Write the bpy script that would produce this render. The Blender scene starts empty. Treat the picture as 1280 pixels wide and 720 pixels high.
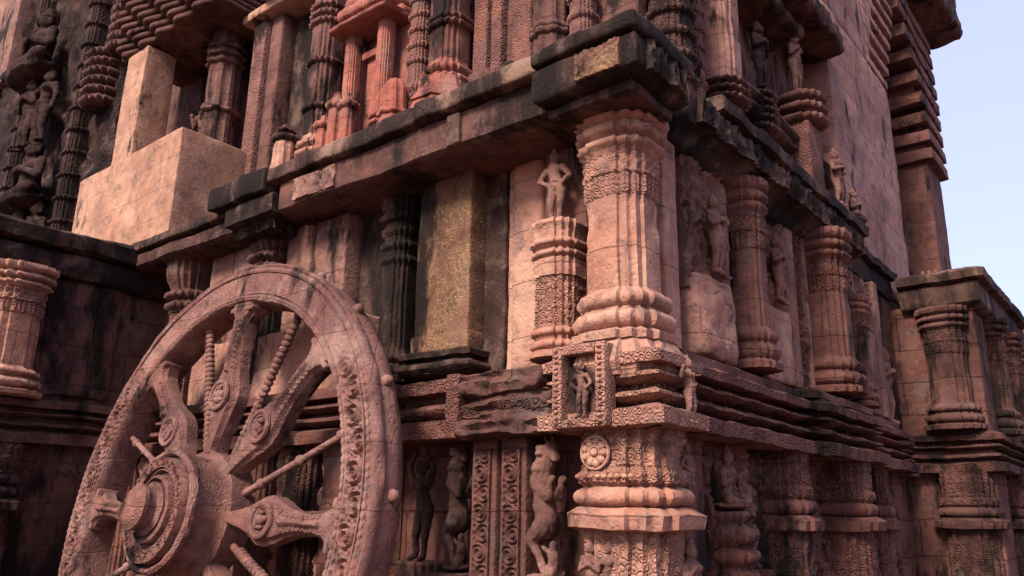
import bpy, bmesh, math, random
import numpy as np
from mathutils import Matrix, Vector
R = math.radians
S = bpy.context.scene
COL = S.collection
rng = random.Random(7)

# ------------------------------------------------------------------ camera
cd = bpy.data.cameras.new('camera'); cam = bpy.data.objects.new('camera', cd); COL.objects.link(cam)
cd.sensor_fit = 'HORIZONTAL'; cd.sensor_width = 36.0; cd.lens = 36.0*996.2/1280
cd.clip_start = 0.05; cd.clip_end = 4000
_L = np.array([-616., 615.]); _Rv = np.array([1490., 655.]); _f = 996.18
def _ray(p):
    v = np.array([p[0]-640., 360.-p[1], -_f]); return v/np.linalg.norm(v)
_ex = -_ray(_L); _ey = _ray(_Rv); _ey = _ey-_ex*_ex.dot(_ey); _ey /= np.linalg.norm(_ey); _ez = np.cross(_ex, _ey)
_M = np.array([_ex, _ey, _ez])                     # camera axes expressed in world axes (vanishing points of the two faces)
m = Matrix([list(_M[0])+[1.566], list(_M[1])+[-2.675], list(_M[2])+[1.6], [0, 0, 0, 1]])
cam.matrix_world = m
S.camera = cam

# ------------------------------------------------------------------ world and sun
SUN_EL, SUN_DIR = 41, (0.07, -1.0)                  # a low veiled sun in front of the wheel side, grazing the street face
W = bpy.data.worlds.new('World'); S.world = W; W.use_nodes = True
nt = W.node_tree; nt.nodes.clear()
sky = nt.nodes.new('ShaderNodeTexSky'); sky.sky_type = 'NISHITA'; sky.sun_disc = False
sky.sun_elevation = R(SUN_EL)
az = math.atan2(SUN_DIR[0], SUN_DIR[1])
sky.sun_rotation = az
sky.air_density = 1.3; sky.dust_density = 4.0; sky.ozone_density = 2.0
bg = nt.nodes.new('ShaderNodeBackground'); bg.inputs['Strength'].default_value = 0.122
wo = nt.nodes.new('ShaderNodeOutputWorld')
hz = nt.nodes.new('ShaderNodeMix'); hz.data_type = 'RGBA'; hz.inputs[0].default_value = .55          # thin high haze whitens the sky
hz.inputs[7].default_value = (3.75, 3.75, 6.2, 1); nt.links.new(sky.outputs[0], hz.inputs[6])
nt.links.new(hz.outputs[2], bg.inputs[0]); nt.links.new(bg.outputs[0], wo.inputs[0])
sl = bpy.data.lights.new('sun', 'SUN'); sl.energy = 3.9; sl.angle = R(17); sl.color = (1.0, 0.85, 0.71)
sun = bpy.data.objects.new('sun', sl); COL.objects.link(sun)
h = math.hypot(*SUN_DIR)
tosun = Vector((SUN_DIR[0]/h*math.cos(R(SUN_EL)), SUN_DIR[1]/h*math.cos(R(SUN_EL)), math.sin(R(SUN_EL))))
sun.rotation_euler = tosun.to_track_quat('Z', 'Y').to_euler()
S.view_settings.view_transform = 'Standard'; S.view_settings.look = 'None'
S.view_settings.gamma = 1.0; S.view_settings.use_curve_mapping = False
S.view_settings.exposure = 1.05
S.cycles.max_bounces = 6; S.cycles.diffuse_bounces = 4
S.cycles.pixel_filter_type = 'BLACKMAN_HARRIS'; S.cycles.filter_width = 1.5

# ------------------------------------------------------------------ numpy noise
_perm = np.random.RandomState(3).permutation(512)
_perm = np.concatenate([_perm, _perm, _perm])
_grad = np.random.RandomState(5).normal(size=(512, 3)); _grad /= np.linalg.norm(_grad, axis=1)[:, None]
def pnoise(P):
    P = np.asarray(P, float); I = np.floor(P).astype(int); Fr = P-I
    u = Fr*Fr*Fr*(Fr*(Fr*6-15)+10); I &= 511
    out = 0
    for dx in (0, 1):
        for dy in (0, 1):
            for dz in (0, 1):
                g = _grad[_perm[_perm[_perm[(I[:, 0]+dx) & 511]+((I[:, 1]+dy) & 511)]+((I[:, 2]+dz) & 511)]]
                d = (g*(Fr-np.array([dx, dy, dz]))).sum(1)
                w = (u[:, 0] if dx else 1-u[:, 0])*(u[:, 1] if dy else 1-u[:, 1])*(u[:, 2] if dz else 1-u[:, 2])
                out = out+w*d
    return out
def vnoise(P, sc):
    P = np.asarray(P)*sc
    return np.stack([pnoise(P+7.3), pnoise(P+31.7), pnoise(P+77.1)], 1)
def weather(V, amp):
    V = np.asarray(V, float)
    if amp <= 0: return V
    return V+amp*(1.5*vnoise(V, 2.3)+1.1*vnoise(V, 7.)+.75*vnoise(V, 21.))

# ------------------------------------------------------------------ mesh builders (all return (verts, faces) in world metres)
class G:
    def __init__(s): s.V = []; s.F = []; s.n = 0
    def add(s, vf):
        V, F = vf; V = np.asarray(V, float); s.V.append(V); n = s.n
        s.F += [tuple(i+n for i in f) for f in F]; s.n += len(V); return s
    def out(s): return np.concatenate(s.V), s.F
def _lines(lo, hi, r, res):
    r = min(r, (hi-lo)*.49); inner = hi-lo-2*r
    n = max(1, int(round(inner/res)))
    return np.array([lo, lo+.3*r]+[lo+r+inner*i/n for i in range(n+1)]+[hi-.3*r, hi])
def box(x0, x1, y0, y1, z0, z1, r=.012, res=.06, amp=.004):
    lo = np.array([min(x0, x1), min(y0, y1), min(z0, z1)]); hi = np.array([max(x0, x1), max(y0, y1), max(z0, z1)])
    r = min(r, .45*(hi-lo).min())
    L = [_lines(lo[i], hi[i], r, max(res, (hi[i]-lo[i])/70)) for i in range(3)]
    V = []; F = []; idx = {}
    def vid(i, j, k):
        key = (i, j, k)
        if key not in idx: idx[key] = len(V); V.append((L[0][i], L[1][j], L[2][k]))
        return idx[key]
    n = [len(l)-1 for l in L]
    for a in range(3):
        b, c = (a+1) % 3, (a+2) % 3
        for side in (0, n[a]):
            for i in range(n[b]):
                for j in range(n[c]):
                    q = []
                    for (di, dj) in ((0, 0), (1, 0), (1, 1), (0, 1)):
                        t = [0, 0, 0]; t[a] = side; t[b] = i+di; t[c] = j+dj; q.append(vid(*t))
                    F.append(tuple(q if side else q[::-1]))
    V = np.array(V); In = np.clip(V, lo+r, hi-r); D = V-In; N = np.linalg.norm(D, axis=1)
    k = N > 1e-9; V[k] = In[k]+D[k]/N[k][:, None]*r
    return weather(V, amp), F
def strata(vf, a=.02):
    V, F = vf; V = np.asarray(V, float)
    d = pnoise(V*np.array([2.5, 2.5, 26.]))+.6*pnoise(V*np.array([7., 7., 60.])); c = V.mean(0)
    V = V.copy(); V[:, 1] += a*d*1.6; V[:, 2] += .25*a*pnoise(V*np.array([5., 5., 9.])); return V, F
def rot(vf, c, ang, axis='Z'):
    V, F = vf; Mx = np.array(Matrix.Rotation(ang, 3, axis)); c = np.array(c)
    return (np.asarray(V)-c)@Mx.T+c, F
def section(kind='step', n=6):
    """closed plan section, half width 1, counter-clockwise"""
    if kind == 'step':
        q = [(1, -.42), (1, .42), (.86, .44), (.86, .70), (.70, .72)]
        e = [(.70, .72)]
        base = [(1, -.40), (1, .40), (.88, .42), (.88, .68), (.72, .70), (.70, .72), (.68, .88), (.42, .88)]
        # one quadrant side turned four times
        pts = []
        for k in range(4):
            c, s = [(1, 0), (0, 1), (-1, 0), (0, -1)][k]
            for (x, y) in base: pts.append((x*c-y*s, x*s+y*c))
    elif kind == 'oct':
        pts = []
        for k in range(8):
            a = R(22.5+45*k); pts.append((1.06*math.cos(a), 1.06*math.sin(a)))
    elif kind == 'flute':
        pts = []
        for k in range(16):
            a = 2*math.pi*k/16; rr = 1.0 if k % 2 == 0 else .90
            for da in (-.13, .13): pts.append((rr*math.cos(a+da), rr*math.sin(a+da)))
    else:
        pts = [(math.cos(2*math.pi*k/24), math.sin(2*math.pi*k/24)) for k in range(24)]
    out = []
    for i in range(len(pts)):                              # refine the long sides
        a, b = np.array(pts[i]), np.array(pts[(i+1) % len(pts)])
        k = max(1, int(np.linalg.norm(b-a)/.22))
        for t in range(k): out.append(a+(b-a)*t/k)
    return np.array(out)
def loft(cx, cy, hw, prof, sec, res=.03, amp=.004, hwy=None, ang=0, carve=None, depth=.012):
    """prof: list of (z, scale)"""
    hwy = hwy or hw; zs = []; ss = []
    for (z0, s0), (z1, s1) in zip(prof[:-1], prof[1:]):
        k = max(1, int(abs(z1-z0)/res))
        for t in range(k): zs.append(z0+(z1-z0)*t/k); ss.append(s0+(s1-s0)*t/k)
    zs.append(prof[-1][0]); ss.append(prof[-1][1])
    if carve:                                              # finer ring so that the ornament is cut in the mesh itself
        q = []
        for i in range(len(sec)):
            a, b = sec[i], sec[(i+1) % len(sec)]; k = max(1, int(np.linalg.norm(b-a)*hw/.011))
            for t in range(k): q.append(a+(b-a)*t/k)
        sec = np.array(q); zz = np.linspace(zs[0], zs[-1], max(4, int((zs[-1]-zs[0])/.009)))
        ss = list(np.interp(zz, zs, ss)); zs = list(zz)
    n = len(sec); V = []; ca, sa = math.cos(ang), math.sin(ang)
    X = sec[:, 0]*hw; Y = sec[:, 1]*hwy
    if carve:
        seg = np.hypot(*(np.roll(sec, -1, 0)-sec).T)*hw; al = np.concatenate([[0], np.cumsum(seg)[:-1]])
        U2, V2 = np.meshgrid(np.array(zs)-zs[0], al, indexing='ij')
        Hc = carve(U2, V2, zs[-1]-zs[0])*depth/hw
    for iz, (z, s) in enumerate(zip(zs, ss)):
        if carve: s = s+Hc[iz]-.5*depth/hw
        Pq = np.stack([cx+X*s, cy+Y*s, np.full(n, z)], 1)*7.       # chips and broken arrises
        s = s*(1-.40*np.clip(pnoise(Pq)-.26, 0, .3)-.12*np.clip(pnoise(Pq*3)-.2, 0, .3))
        V.append(np.stack([cx+(X*ca-Y*sa)*s, cy+(X*sa+Y*ca)*s, np.full(n, z)], 1))
    V = np.concatenate(V); F = []
    for i in range(len(zs)-1):
        for j in range(n):
            F.append((i*n+j, i*n+(j+1) % n, (i+1)*n+(j+1) % n, (i+1)*n+j))
    F.append(tuple(range(n-1, -1, -1))); F.append(tuple((len(zs)-1)*n+j for j in range(n)))
    return weather(V, amp), F
def roll(z0, z1, s0, s1, n=6):
    """bulging ring between z0 and z1: base scale s0, swelling to s1"""
    return [(z0+(z1-z0)*i/n, s0+(s1-s0)*math.sin(math.pi*i/n)**.6) for i in range(n+1)]
def run(path, prof, res=.06, amp=.005, closed_back=.25):
    """moulding: profile [(out, z)] swept along a plan polyline (outward = right-hand side), mitred, with a back"""
    P = [np.array(p, float) for p in path]; N = []
    for a, b in zip(P[:-1], P[1:]):
        t = (b-a)/np.linalg.norm(b-a); N.append(np.array([t[1], -t[0]]))
    M = [N[0]]
    for a, b in zip(N[:-1], N[1:]):
        mm = a+b; M.append(mm/max(.3, mm.dot(mm)/2))
    M.append(N[-1])
    st = []; sm = []
    for i in range(len(P)-1):
        k = max(1, int(np.linalg.norm(P[i+1]-P[i])/res))
        for t in range(k): st.append(P[i]+(P[i+1]-P[i])*t/k); sm.append(M[i]+(M[i+1]-M[i])*0 if t == 0 else N[i])
    st.append(P[-1]); sm.append(M[-1])
    pr = []
    for (d0, z0), (d1, z1) in zip(prof[:-1], prof[1:]):
        k = max(1, int(math.hypot(d1-d0, z1-z0)/.03))
        for t in range(k): pr.append((d0+(d1-d0)*t/k, z0+(z1-z0)*t/k))
    pr.append(prof[-1]); pr = [(-closed_back, prof[0][1])]+pr+[(-closed_back, prof[-1][1])]
    n = len(pr); V = []; F = []
    for p, mm in zip(st, sm):
        for d, z in pr: V.append((p[0]+mm[0]*d, p[1]+mm[1]*d, z))
    for i in range(len(st)-1):
        for j in range(n):
            F.append((i*n+j, (i+1)*n+j, (i+1)*n+(j+1) % n, i*n+(j+1) % n))
    F.append(tuple(range(n))); F.append(tuple((len(st)-1)*n+j for j in range(n-1, -1, -1)))
    return weather(np.array(V), amp), F
def relief(o, U, Vv, N, w, hgt, fn, nu, nv, depth, back=.02, amp=.0):
    """carved panel: height field fn(u,v in metres)->0..1 times depth, with sides and a back"""
    o, U, Vv, N = (np.array(q, float) for q in (o, U, Vv, N))
    u, v = np.meshgrid(np.linspace(0, w, nu+1), np.linspace(0, hgt, nv+1), indexing='ij')
    hh = fn(u, v)*depth
    T = o+u[..., None]*U+v[..., None]*Vv+hh[..., None]*N
    B = o+u[..., None]*U+v[..., None]*Vv-back*N
    V = weather(T.reshape(-1, 3), amp); F = []; m_ = nv+1; k = len(V)
    ring = [i*m_ for i in range(nu+1)]+[nu*m_+j for j in range(1, nv+1)]+[i*m_+nv for i in range(nu-1, -1, -1)]+[j for j in range(nv-1, 0, -1)]
    for i in range(nu):
        for j in range(nv):
            a = i*m_+j; F.append((a, a+m_, a+m_+1, a+1))
    Bv = B.reshape(-1, 3)[ring]; V = np.concatenate([V, Bv]); r = len(ring)
    for i in range(r): F.append((ring[(i+1) % r], ring[i], k+i, k+(i+1) % r))
    F.append(tuple(k+i for i in range(r-1, -1, -1)))
    return V, F
def scroll(L, w):
    """undulating vine with spiral medallions; u along, v across 0..w"""
    def fn(u, v):
        q = u/L; k = np.floor(q); a = (q-k-.5)*L
        c = w*(.5+.12*np.where(k % 2 == 0, 1, -1)); dy = v-c
        r = np.hypot(a, dy)/(w*.46); th = np.arctan2(dy, a)*np.where(k % 2 == 0, 1, -1)
        sp = .5+.5*np.cos(2*math.pi*r*2.1-th)
        out = np.where(r < 1.05, sp*.85, .35+.35*np.sin(u*2*math.pi/(L*.33))*np.sin(v*2*math.pi/(w*.33)))
        e = np.minimum(v, w-v)/w
        return np.where(e < .07, .75, out)
    return fn
def c_scroll(z, u, H):                                     # rows of scroll medallions round a shaft
    rows = max(1, int(round(H/.085))); w = H/rows; v = z-np.floor(z/w-1e-6)*w
    return noisy(scroll(w*1.15, w), 45, .3)(u, v)
def c_tassel(z, u, H):                                     # band of petals with hanging pearl strings below
    t = z/H; ph = np.abs(((u/.034) % 1)-.5)*2
    hang = np.where(ph < .55, .75+.25*np.cos(z*2*math.pi/.02), .1)*np.clip((t-.02)*8, 0, 1)
    top = .55+.45*np.cos(u*2*math.pi/.06)*np.cos(z*2*math.pi/.05)
    return np.where(t < .52, hang, np.where((t > .93) | ((t > .52) & (t < .58)), 1.0, top))*1.0
def c_flute(z, u, H):
    return .5+.5*np.cos(u*2*math.pi/.045)+0*z
def c_tangle(z, u, H): return noisy(tangle(20, 5.), 50, .4)(u, z)
def noisy(fn, s=30, a=.35):
    def g(u, v):
        P = np.stack([u.ravel()*s, v.ravel()*s, np.full(u.size, 3.1)], 1)
        return np.clip(fn(u, v)+a*pnoise(P).reshape(u.shape), 0, 1.3)
    return g
def tangle(s=28, seed=0.):
    """worn, crowded low relief"""
    def g(u, v):
        P = np.stack([u.ravel()*s, v.ravel()*s*.7, np.full(u.size, seed)], 1)
        a = 1-np.abs(pnoise(P))*3.0; b = pnoise(P*.4+9)*1.4
        return np.clip(.5*a+.5*b+.2, 0, 1).reshape(u.shape)
    return g
def lathe_y(c, prof, nseg=96, amp=.003, cap=True):
    """turned about the y axis through c=(x,y,z): prof list of (radius, y)"""
    V = []; F = []; n = len(prof)
    for k in range(nseg):
        a = 2*math.pi*k/nseg
        for r, y in prof: V.append((c[0]+r*math.cos(a), y, c[2]+r*math.sin(a)))
    for k in range(nseg):
        for j in range(n if not cap else n-1):
            F.append((k*n+j, k*n+(j+1) % n, ((k+1) % nseg)*n+(j+1) % n, ((k+1) % nseg)*n+j))
    if cap:
        F.append(tuple(k*n for k in range(nseg))); F.append(tuple(k*n+n-1 for k in range(nseg-1, -1, -1)))
    return weather(np.array(V), amp), F
def capsule(a, ra, b, rb, n=10):
    a = Vector(a); b = Vector(b); d = b-a; q = d.to_track_quat('Z', 'Y') if d.length > 1e-6 else Vector((0, 0, 1)).to_track_quat('Z', 'Y')
    V = []; F = []; rows = []
    for i in range(1, 4): t = -math.pi/2+math.pi/2*i/4; rows.append((math.sin(t)*ra, math.cos(t)*ra))
    rows.append((0, ra)); Ln = d.length
    rows.append((Ln, rb))
    for i in range(1, 4): t = math.pi/2*i/4; rows.append((Ln+math.sin(t)*rb, math.cos(t)*rb))
    V.append(a+q@Vector((0, 0, -ra)))
    for z, r in rows:
        for k in range(n): V.append(a+q@Vector((r*math.cos(2*math.pi*k/n), r*math.sin(2*math.pi*k/n), z)))
    V.append(a+q@Vector((0, 0, Ln+rb))); m_ = len(rows)
    for k in range(n): F.append((0, 1+(k+1) % n, 1+k)); F.append((1+(m_-1)*n+k, 1+(m_-1)*n+(k+1) % n, len(V)-1))
    for i in range(m_-1):
        for k in range(n): F.append((1+i*n+k, 1+i*n+(k+1) % n, 1+(i+1)*n+(k+1) % n, 1+(i+1)*n+k))
    return np.array([tuple(v) for v in V]), F
def ellip(c, rx, ry, rz, n=12):
    V, F = capsule((0, 0, 0), 1, (0, 0, 1e-4), 1, n)
    return V*np.array([rx, ry, rz])+np.array(c), F

# ------------------------------------------------------------------ linking
def raw_mesh(name, vf, mat, ang=42):
    V, F = vf; me = bpy.data.meshes.new(name); me.from_pydata([tuple(v) for v in V], [], F)
    bm = bmesh.new(); bm.from_mesh(me); bmesh.ops.recalc_face_normals(bm, faces=bm.faces); bm.to_mesh(me); bm.free()
    me.polygons.foreach_set('use_smooth', [True]*len(me.polygons))
    me.set_sharp_from_angle(angle=R(ang)); me.materials.append(mat); return me
def thing(name, label, cat, loc, group=None):
    o = bpy.data.objects.new(name, None); COL.objects.link(o); o.location = loc; o.empty_display_size = .1
    o['label'] = label; o['category'] = cat
    if group: o['group'] = group
    return o
def part(name, vf, mat, parent, label=None):
    """a part given in world metres; its vertices are stored relative to its thing (or part) base"""
    if isinstance(vf, G): vf = vf.out()
    base = Vector((0, 0, 0)); p = parent
    while p is not None: base += p.location; p = p.parent
    V = np.asarray(vf[0], float)-np.array(base)
    o = bpy.data.objects.new(name, raw_mesh(name, (V, vf[1]), mat)); COL.objects.link(o); o.parent = parent
    if label: o['label'] = label
    return o
def solo(name, label, cat, vf, mat, group=None, kind=None):
    """a thing that is one mesh, origin at its base"""
    if isinstance(vf, G): vf = vf.out()
    V = np.asarray(vf[0], float); c = V.mean(0); c[2] = V[:, 2].min()
    o = bpy.data.objects.new(name, raw_mesh(name, (V-c, vf[1]), mat)); COL.objects.link(o); o.location = c
    if label: o['label'] = label; o['category'] = cat
    if group: o['group'] = group
    if kind: o['kind'] = kind
    return o

# ------------------------------------------------------------------ stone materials
def stone(name, c1, c2, dark=(.03, .018, .016), stain=.0, pale=None, palea=0., orn=0., orn_s=26., bump=.8, joint=0., lichen=0., streak=1.0, tone=1.6, crack=.8):
    k_ = (.54, .482, .485)                                  # overall depth of the stone's own colour
    c1, c2 = (tuple(a*b for a, b in zip(c_, k_)) for c_ in (c1, c2))
    if pale: pale = tuple(a*b for a, b in zip(pale, (.66, .60, .58)))
    dark = tuple(a*.5 for a in dark)
    mt = bpy.data.materials.new(name); mt.use_nodes = True; t = mt.node_tree; t.nodes.clear(); N = t.nodes.new; lk = t.links.new
    out = N('ShaderNodeOutputMaterial'); bs = N('ShaderNodeBsdfPrincipled'); lk(bs.outputs[0], out.inputs[0])
    bs.inputs['Roughness'].default_value = .88; bs.inputs['Specular IOR Level'].default_value = .12
    geo = N('ShaderNodeNewGeometry'); P = geo.outputs['Position']
    def noise(s, d=6, r=.6, vec=None, dist=0.):
        n = N('ShaderNodeTexNoise'); n.inputs['Scale'].default_value = s; n.inputs['Detail'].default_value = d; n.inputs['Roughness'].default_value = r
        n.inputs['Distortion'].default_value = dist; lk(vec or P, n.inputs['Vector']); return n.outputs['Fac']
    def ramp(f, a, b):
        r = N('ShaderNodeMapRange'); r.inputs['From Min'].default_value = a; r.inputs['From Max'].default_value = b; r.interpolation_type = 'SMOOTHSTEP'
        lk(f, r.inputs['Value']); return r.outputs[0]
    def mix(f, a, b, mode='MIX'):
        n = N('ShaderNodeMix'); n.data_type = 'RGBA'; n.blend_type = mode
        if isinstance(f, (int, float)): n.inputs[0].default_value = f
        else: lk(f, n.inputs[0])
        for s, v in ((n.inputs[6], a), (n.inputs[7], b)):
            if isinstance(v, tuple): s.default_value = (*v, 1)
            else: lk(v, s)
        return n.outputs[2]
    def math_(op, a, b):
        n = N('ShaderNodeMath'); n.operation = op
        for s, v in zip(n.inputs, (a, b)):
            if isinstance(v, (int, float)): s.default_value = v
            else: lk(v, s)
        return n.outputs[0]
    big = noise(tone, 5, .6); mid = noise(8.5, 8, .72, dist=.4); fine = noise(70, 4, .7)
    c = mix(ramp(big, .32, .68), c1, c2)
    c = mix(math_('MULTIPLY', ramp(mid, .50, .70), .75), c, tuple(x*.38 for x in c1))
    c = mix(math_('MULTIPLY', ramp(mid, .50, .30), .50), c, tuple(min(.8, x*1.55) for x in c2))
    c = mix(math_('MULTIPLY', ramp(noise(2.1, 4, .65, dist=.6), .53, .63), .40), c, tuple(a*b for a, b in zip(c2, (1.2, .97, .82))))     # orange-pink areas
    c = mix(math_('MULTIPLY', ramp(noise(4.6, 8, .75, dist=.8), .545, .62), .62), c, (.105, .078, .070))                                    # grey crust
    c = mix(math_('MULTIPLY', ramp(noise(1.15, 5, .6, dist=.5), .50, .66), .55), c, tuple(a*b for a, b in zip(c1, (.62, .66, .78))))            # brown-purple weathering
    if pale: c = mix(math_('MULTIPLY', ramp(noise(3.3, 7, .7), .50, .62), palea), c, pale)
    if lichen: c = mix(math_('MULTIPLY', math_('MULTIPLY', ramp(noise(75, 5, .7), .46, .56), ramp(noise(6, 6, .7), .42, .56)), lichen), c, (.28, .185, .078))
    if stain:
        mp = N('ShaderNodeMapping'); mp.inputs['Scale'].default_value = (1, 1, .38*streak); lk(P, mp.inputs['Vector'])
        c = mix(ramp(noise(2.6, 8, .68, mp.outputs[0]), .66-stain*.42, .74-stain*.34), c, dark)
    c = mix(math_('MULTIPLY', ramp(fine, .55, .8), .35), c, tuple(x*.5 for x in c1))
    if crack:
        vc = N('ShaderNodeTexVoronoi'); vc.feature = 'DISTANCE_TO_EDGE'; vc.inputs['Scale'].default_value = 1.7
        wv = N('ShaderNodeTexNoise'); wv.inputs['Scale'].default_value = 5; wv.inputs['Detail'].default_value = 3; lk(P, wv.inputs['Vector'])
        va = N('ShaderNodeVectorMath'); va.operation = 'MULTIPLY_ADD'; lk(wv.outputs['Color'], va.inputs[0]); va.inputs[1].default_value = (.35, .35, .35); lk(P, va.inputs[2])
        lk(va.outputs[0], vc.inputs['Vector']); ck = math_('MULTIPLY', math_('MULTIPLY', ramp(vc.outputs['Distance'], .010, .0), ramp(noise(1.9, 2), .56, .64)), crack)
        c = mix(math_('MULTIPLY', ck, .7), c, dark)
    hgt = math_('ADD', math_('MULTIPLY', mid, .55), math_('MULTIPLY', fine, .16))
    vp = N('ShaderNodeTexVoronoi'); vp.inputs['Scale'].default_value = 34; vp.inputs['Randomness'].default_value = 1; lk(P, vp.inputs['Vector'])
    hgt = math_('ADD', hgt, math_('MULTIPLY', ramp(vp.outputs['Distance'], .0, .45), .14))        # pitted surface
    if crack: hgt = math_('SUBTRACT', hgt, math_('MULTIPLY', ck, .5))
    if joint:
        sx = N('ShaderNodeSeparateXYZ'); lk(P, sx.inputs[0]); cb = N('ShaderNodeCombineXYZ')
        wob = math_('MULTIPLY', noise(3.0, 3), .06)
        lk(math_('ADD', math_('ADD', sx.outputs[0], sx.outputs[1]), wob), cb.inputs[0]); lk(math_('ADD', sx.outputs[2], wob), cb.inputs[1])
        br = N('ShaderNodeTexBrick'); br.inputs['Scale'].default_value = 1.0; br.inputs['Brick Width'].default_value = .62; br.inputs['Row Height'].default_value = .27
        br.inputs['Mortar Size'].default_value = .006; br.inputs['Mortar Smooth'].default_value = .5; br.offset = .37
        br.inputs['Color1'].default_value = (1, 1, 1, 1); br.inputs['Color2'].default_value = (.72, .70, .68, 1); br.inputs['Mortar'].default_value = (.2, .2, .2, 1)
        lk(cb.outputs[0], br.inputs['Vector'])
        c = mix(joint, c, br.outputs['Color'], 'MULTIPLY')
        hgt = math_('SUBTRACT', hgt, math_('MULTIPLY', br.outputs['Fac'], .8*joint))
    if orn:
        vo = N('ShaderNodeTexVoronoi'); vo.inputs['Scale'].default_value = orn_s; vo.inputs['Randomness'].default_value = .55; lk(P, vo.inputs['Vector'])
        rings = math_('MULTIPLY', math_('ADD', math_('SINE', math_('MULTIPLY', vo.outputs['Distance'], 19.), 0.), 1.), .5)
        wear = ramp(noise(4.0, 4), .30, .62)
        hgt = math_('ADD', hgt, math_('MULTIPLY', math_('MULTIPLY', rings, wear), orn))
    bp = N('ShaderNodeBump'); bp.inputs['Strength'].default_value = bump; bp.inputs['Distance'].default_value = .03
    lk(hgt, bp.inputs['Height']); lk(bp.outputs[0], bs.inputs['Normal']); lk(c, bs.inputs['Base Color'])
    return mt
RED1, RED2 = (.165, .078, .064), (.275, .142, .118)
M = dict(
    red=stone('red_stone', RED1, RED2, stain=.32, joint=.3),
    redj=stone('red_masonry', RED1, RED2, stain=.36, joint=.6),
    redd=stone('darker_red_stone', (.125, .062, .052), (.215, .115, .098), stain=.45, joint=.4),  # lower base colours and more dark streaks than the plain red
    ornd=stone('darker_carved_red_stone', (.125, .062, .052), (.215, .115, .098), stain=.45, orn=.5, joint=.3),
    orn=stone('carved_red_stone', RED1, RED2, stain=.33, orn=.55, joint=.3),
    pink=stone('pinkish_stone', (.27, .145, .118), (.40, .245, .20), stain=.30, pale=(.50, .36, .30), palea=.45, joint=.25),
    warm=stone('warm_stone', (.46, .245, .18), (.62, .38, .285), stain=.20, joint=.25, pale=(.64, .43, .315), palea=.6),  # random pale patches, raised to paint pillar highlights into the colour
    warmo=stone('carved_warm_stone', (.44, .23, .17), (.60, .36, .27), stain=.24, joint=.2, orn=.6, orn_s=30),
    wheel=stone('wheel_stone', (.22, .112, .094), (.34, .195, .165), stain=.30, joint=.2, pale=(.44, .30, .265), palea=.5),
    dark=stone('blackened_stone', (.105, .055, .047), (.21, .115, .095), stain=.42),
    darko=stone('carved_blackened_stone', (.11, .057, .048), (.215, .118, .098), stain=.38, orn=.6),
    black=stone('lichen_black_stone', (.07, .040, .033), (.17, .105, .085), dark=(.035, .022, .019), stain=.45, pale=(.36, .25, .19), palea=.65, streak=.6),
    gold=stone('golden_lichen_stone', (.20, .108, .076), (.31, .185, .125), stain=.30, lichen=.55, orn=.25, orn_s=46),
    block=stone('plain_repair_stone', (.50, .29, .195), (.60, .375, .26), bump=.45, pale=(.64, .44, .32), palea=.5, stain=.15, joint=.3, crack=.5),
    shrine=stone('rose_shrine_stone', (.42, .150, .110), (.50, .215, .165), bump=.6, stain=.30, pale=(.34, .20, .165), palea=.8, joint=.25),
    pier=stone('plain_pier_stone', (.40, .225, .185), (.52, .315, .265), bump=.45, pale=(.56, .36, .30), palea=.5, joint=.65, stain=.27),
    wheelo=stone('carved_wheel_stone', (.22, .112, .094), (.34, .195, .165), stain=.30, joint=.2, pale=(.44, .30, .265), palea=.5, orn=.22, orn_s=44),
    jet=stone('crust_and_shade_black', (.042, .026, .022), (.085, .052, .043), dark=(.02, .013, .011), stain=.5, pale=(.22, .15, .12), palea=.5),  # black crust, also the painted shade of recessed strips
    fig=stone('figure_stone', (.33, .18, .145), (.47, .28, .225), stain=.16, orn=.30, orn_s=85),
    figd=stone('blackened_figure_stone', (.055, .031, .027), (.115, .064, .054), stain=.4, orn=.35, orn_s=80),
    shade=stone('shade_dark_stone', (.042, .024, .021), (.085, .048, .042), stain=.45, orn=.4, orn_s=12),  # shade of the far left wall put into a near-black base colour
    upper=stone('upper_wall_stone', (.155, .079, .067), (.26, .142, .119), stain=.38, joint=.35),
    uppero=stone('carved_upper_stone', (.22, .11, .092), (.35, .19, .158), stain=.28, orn=.5, orn_s=20),
    earth=stone('red_earth', (.24, .14, .10), (.32, .20, .15)),
)
STEP, OCT, FLU, RND = section('step'), section('oct'), section('flute'), section('round')

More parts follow.
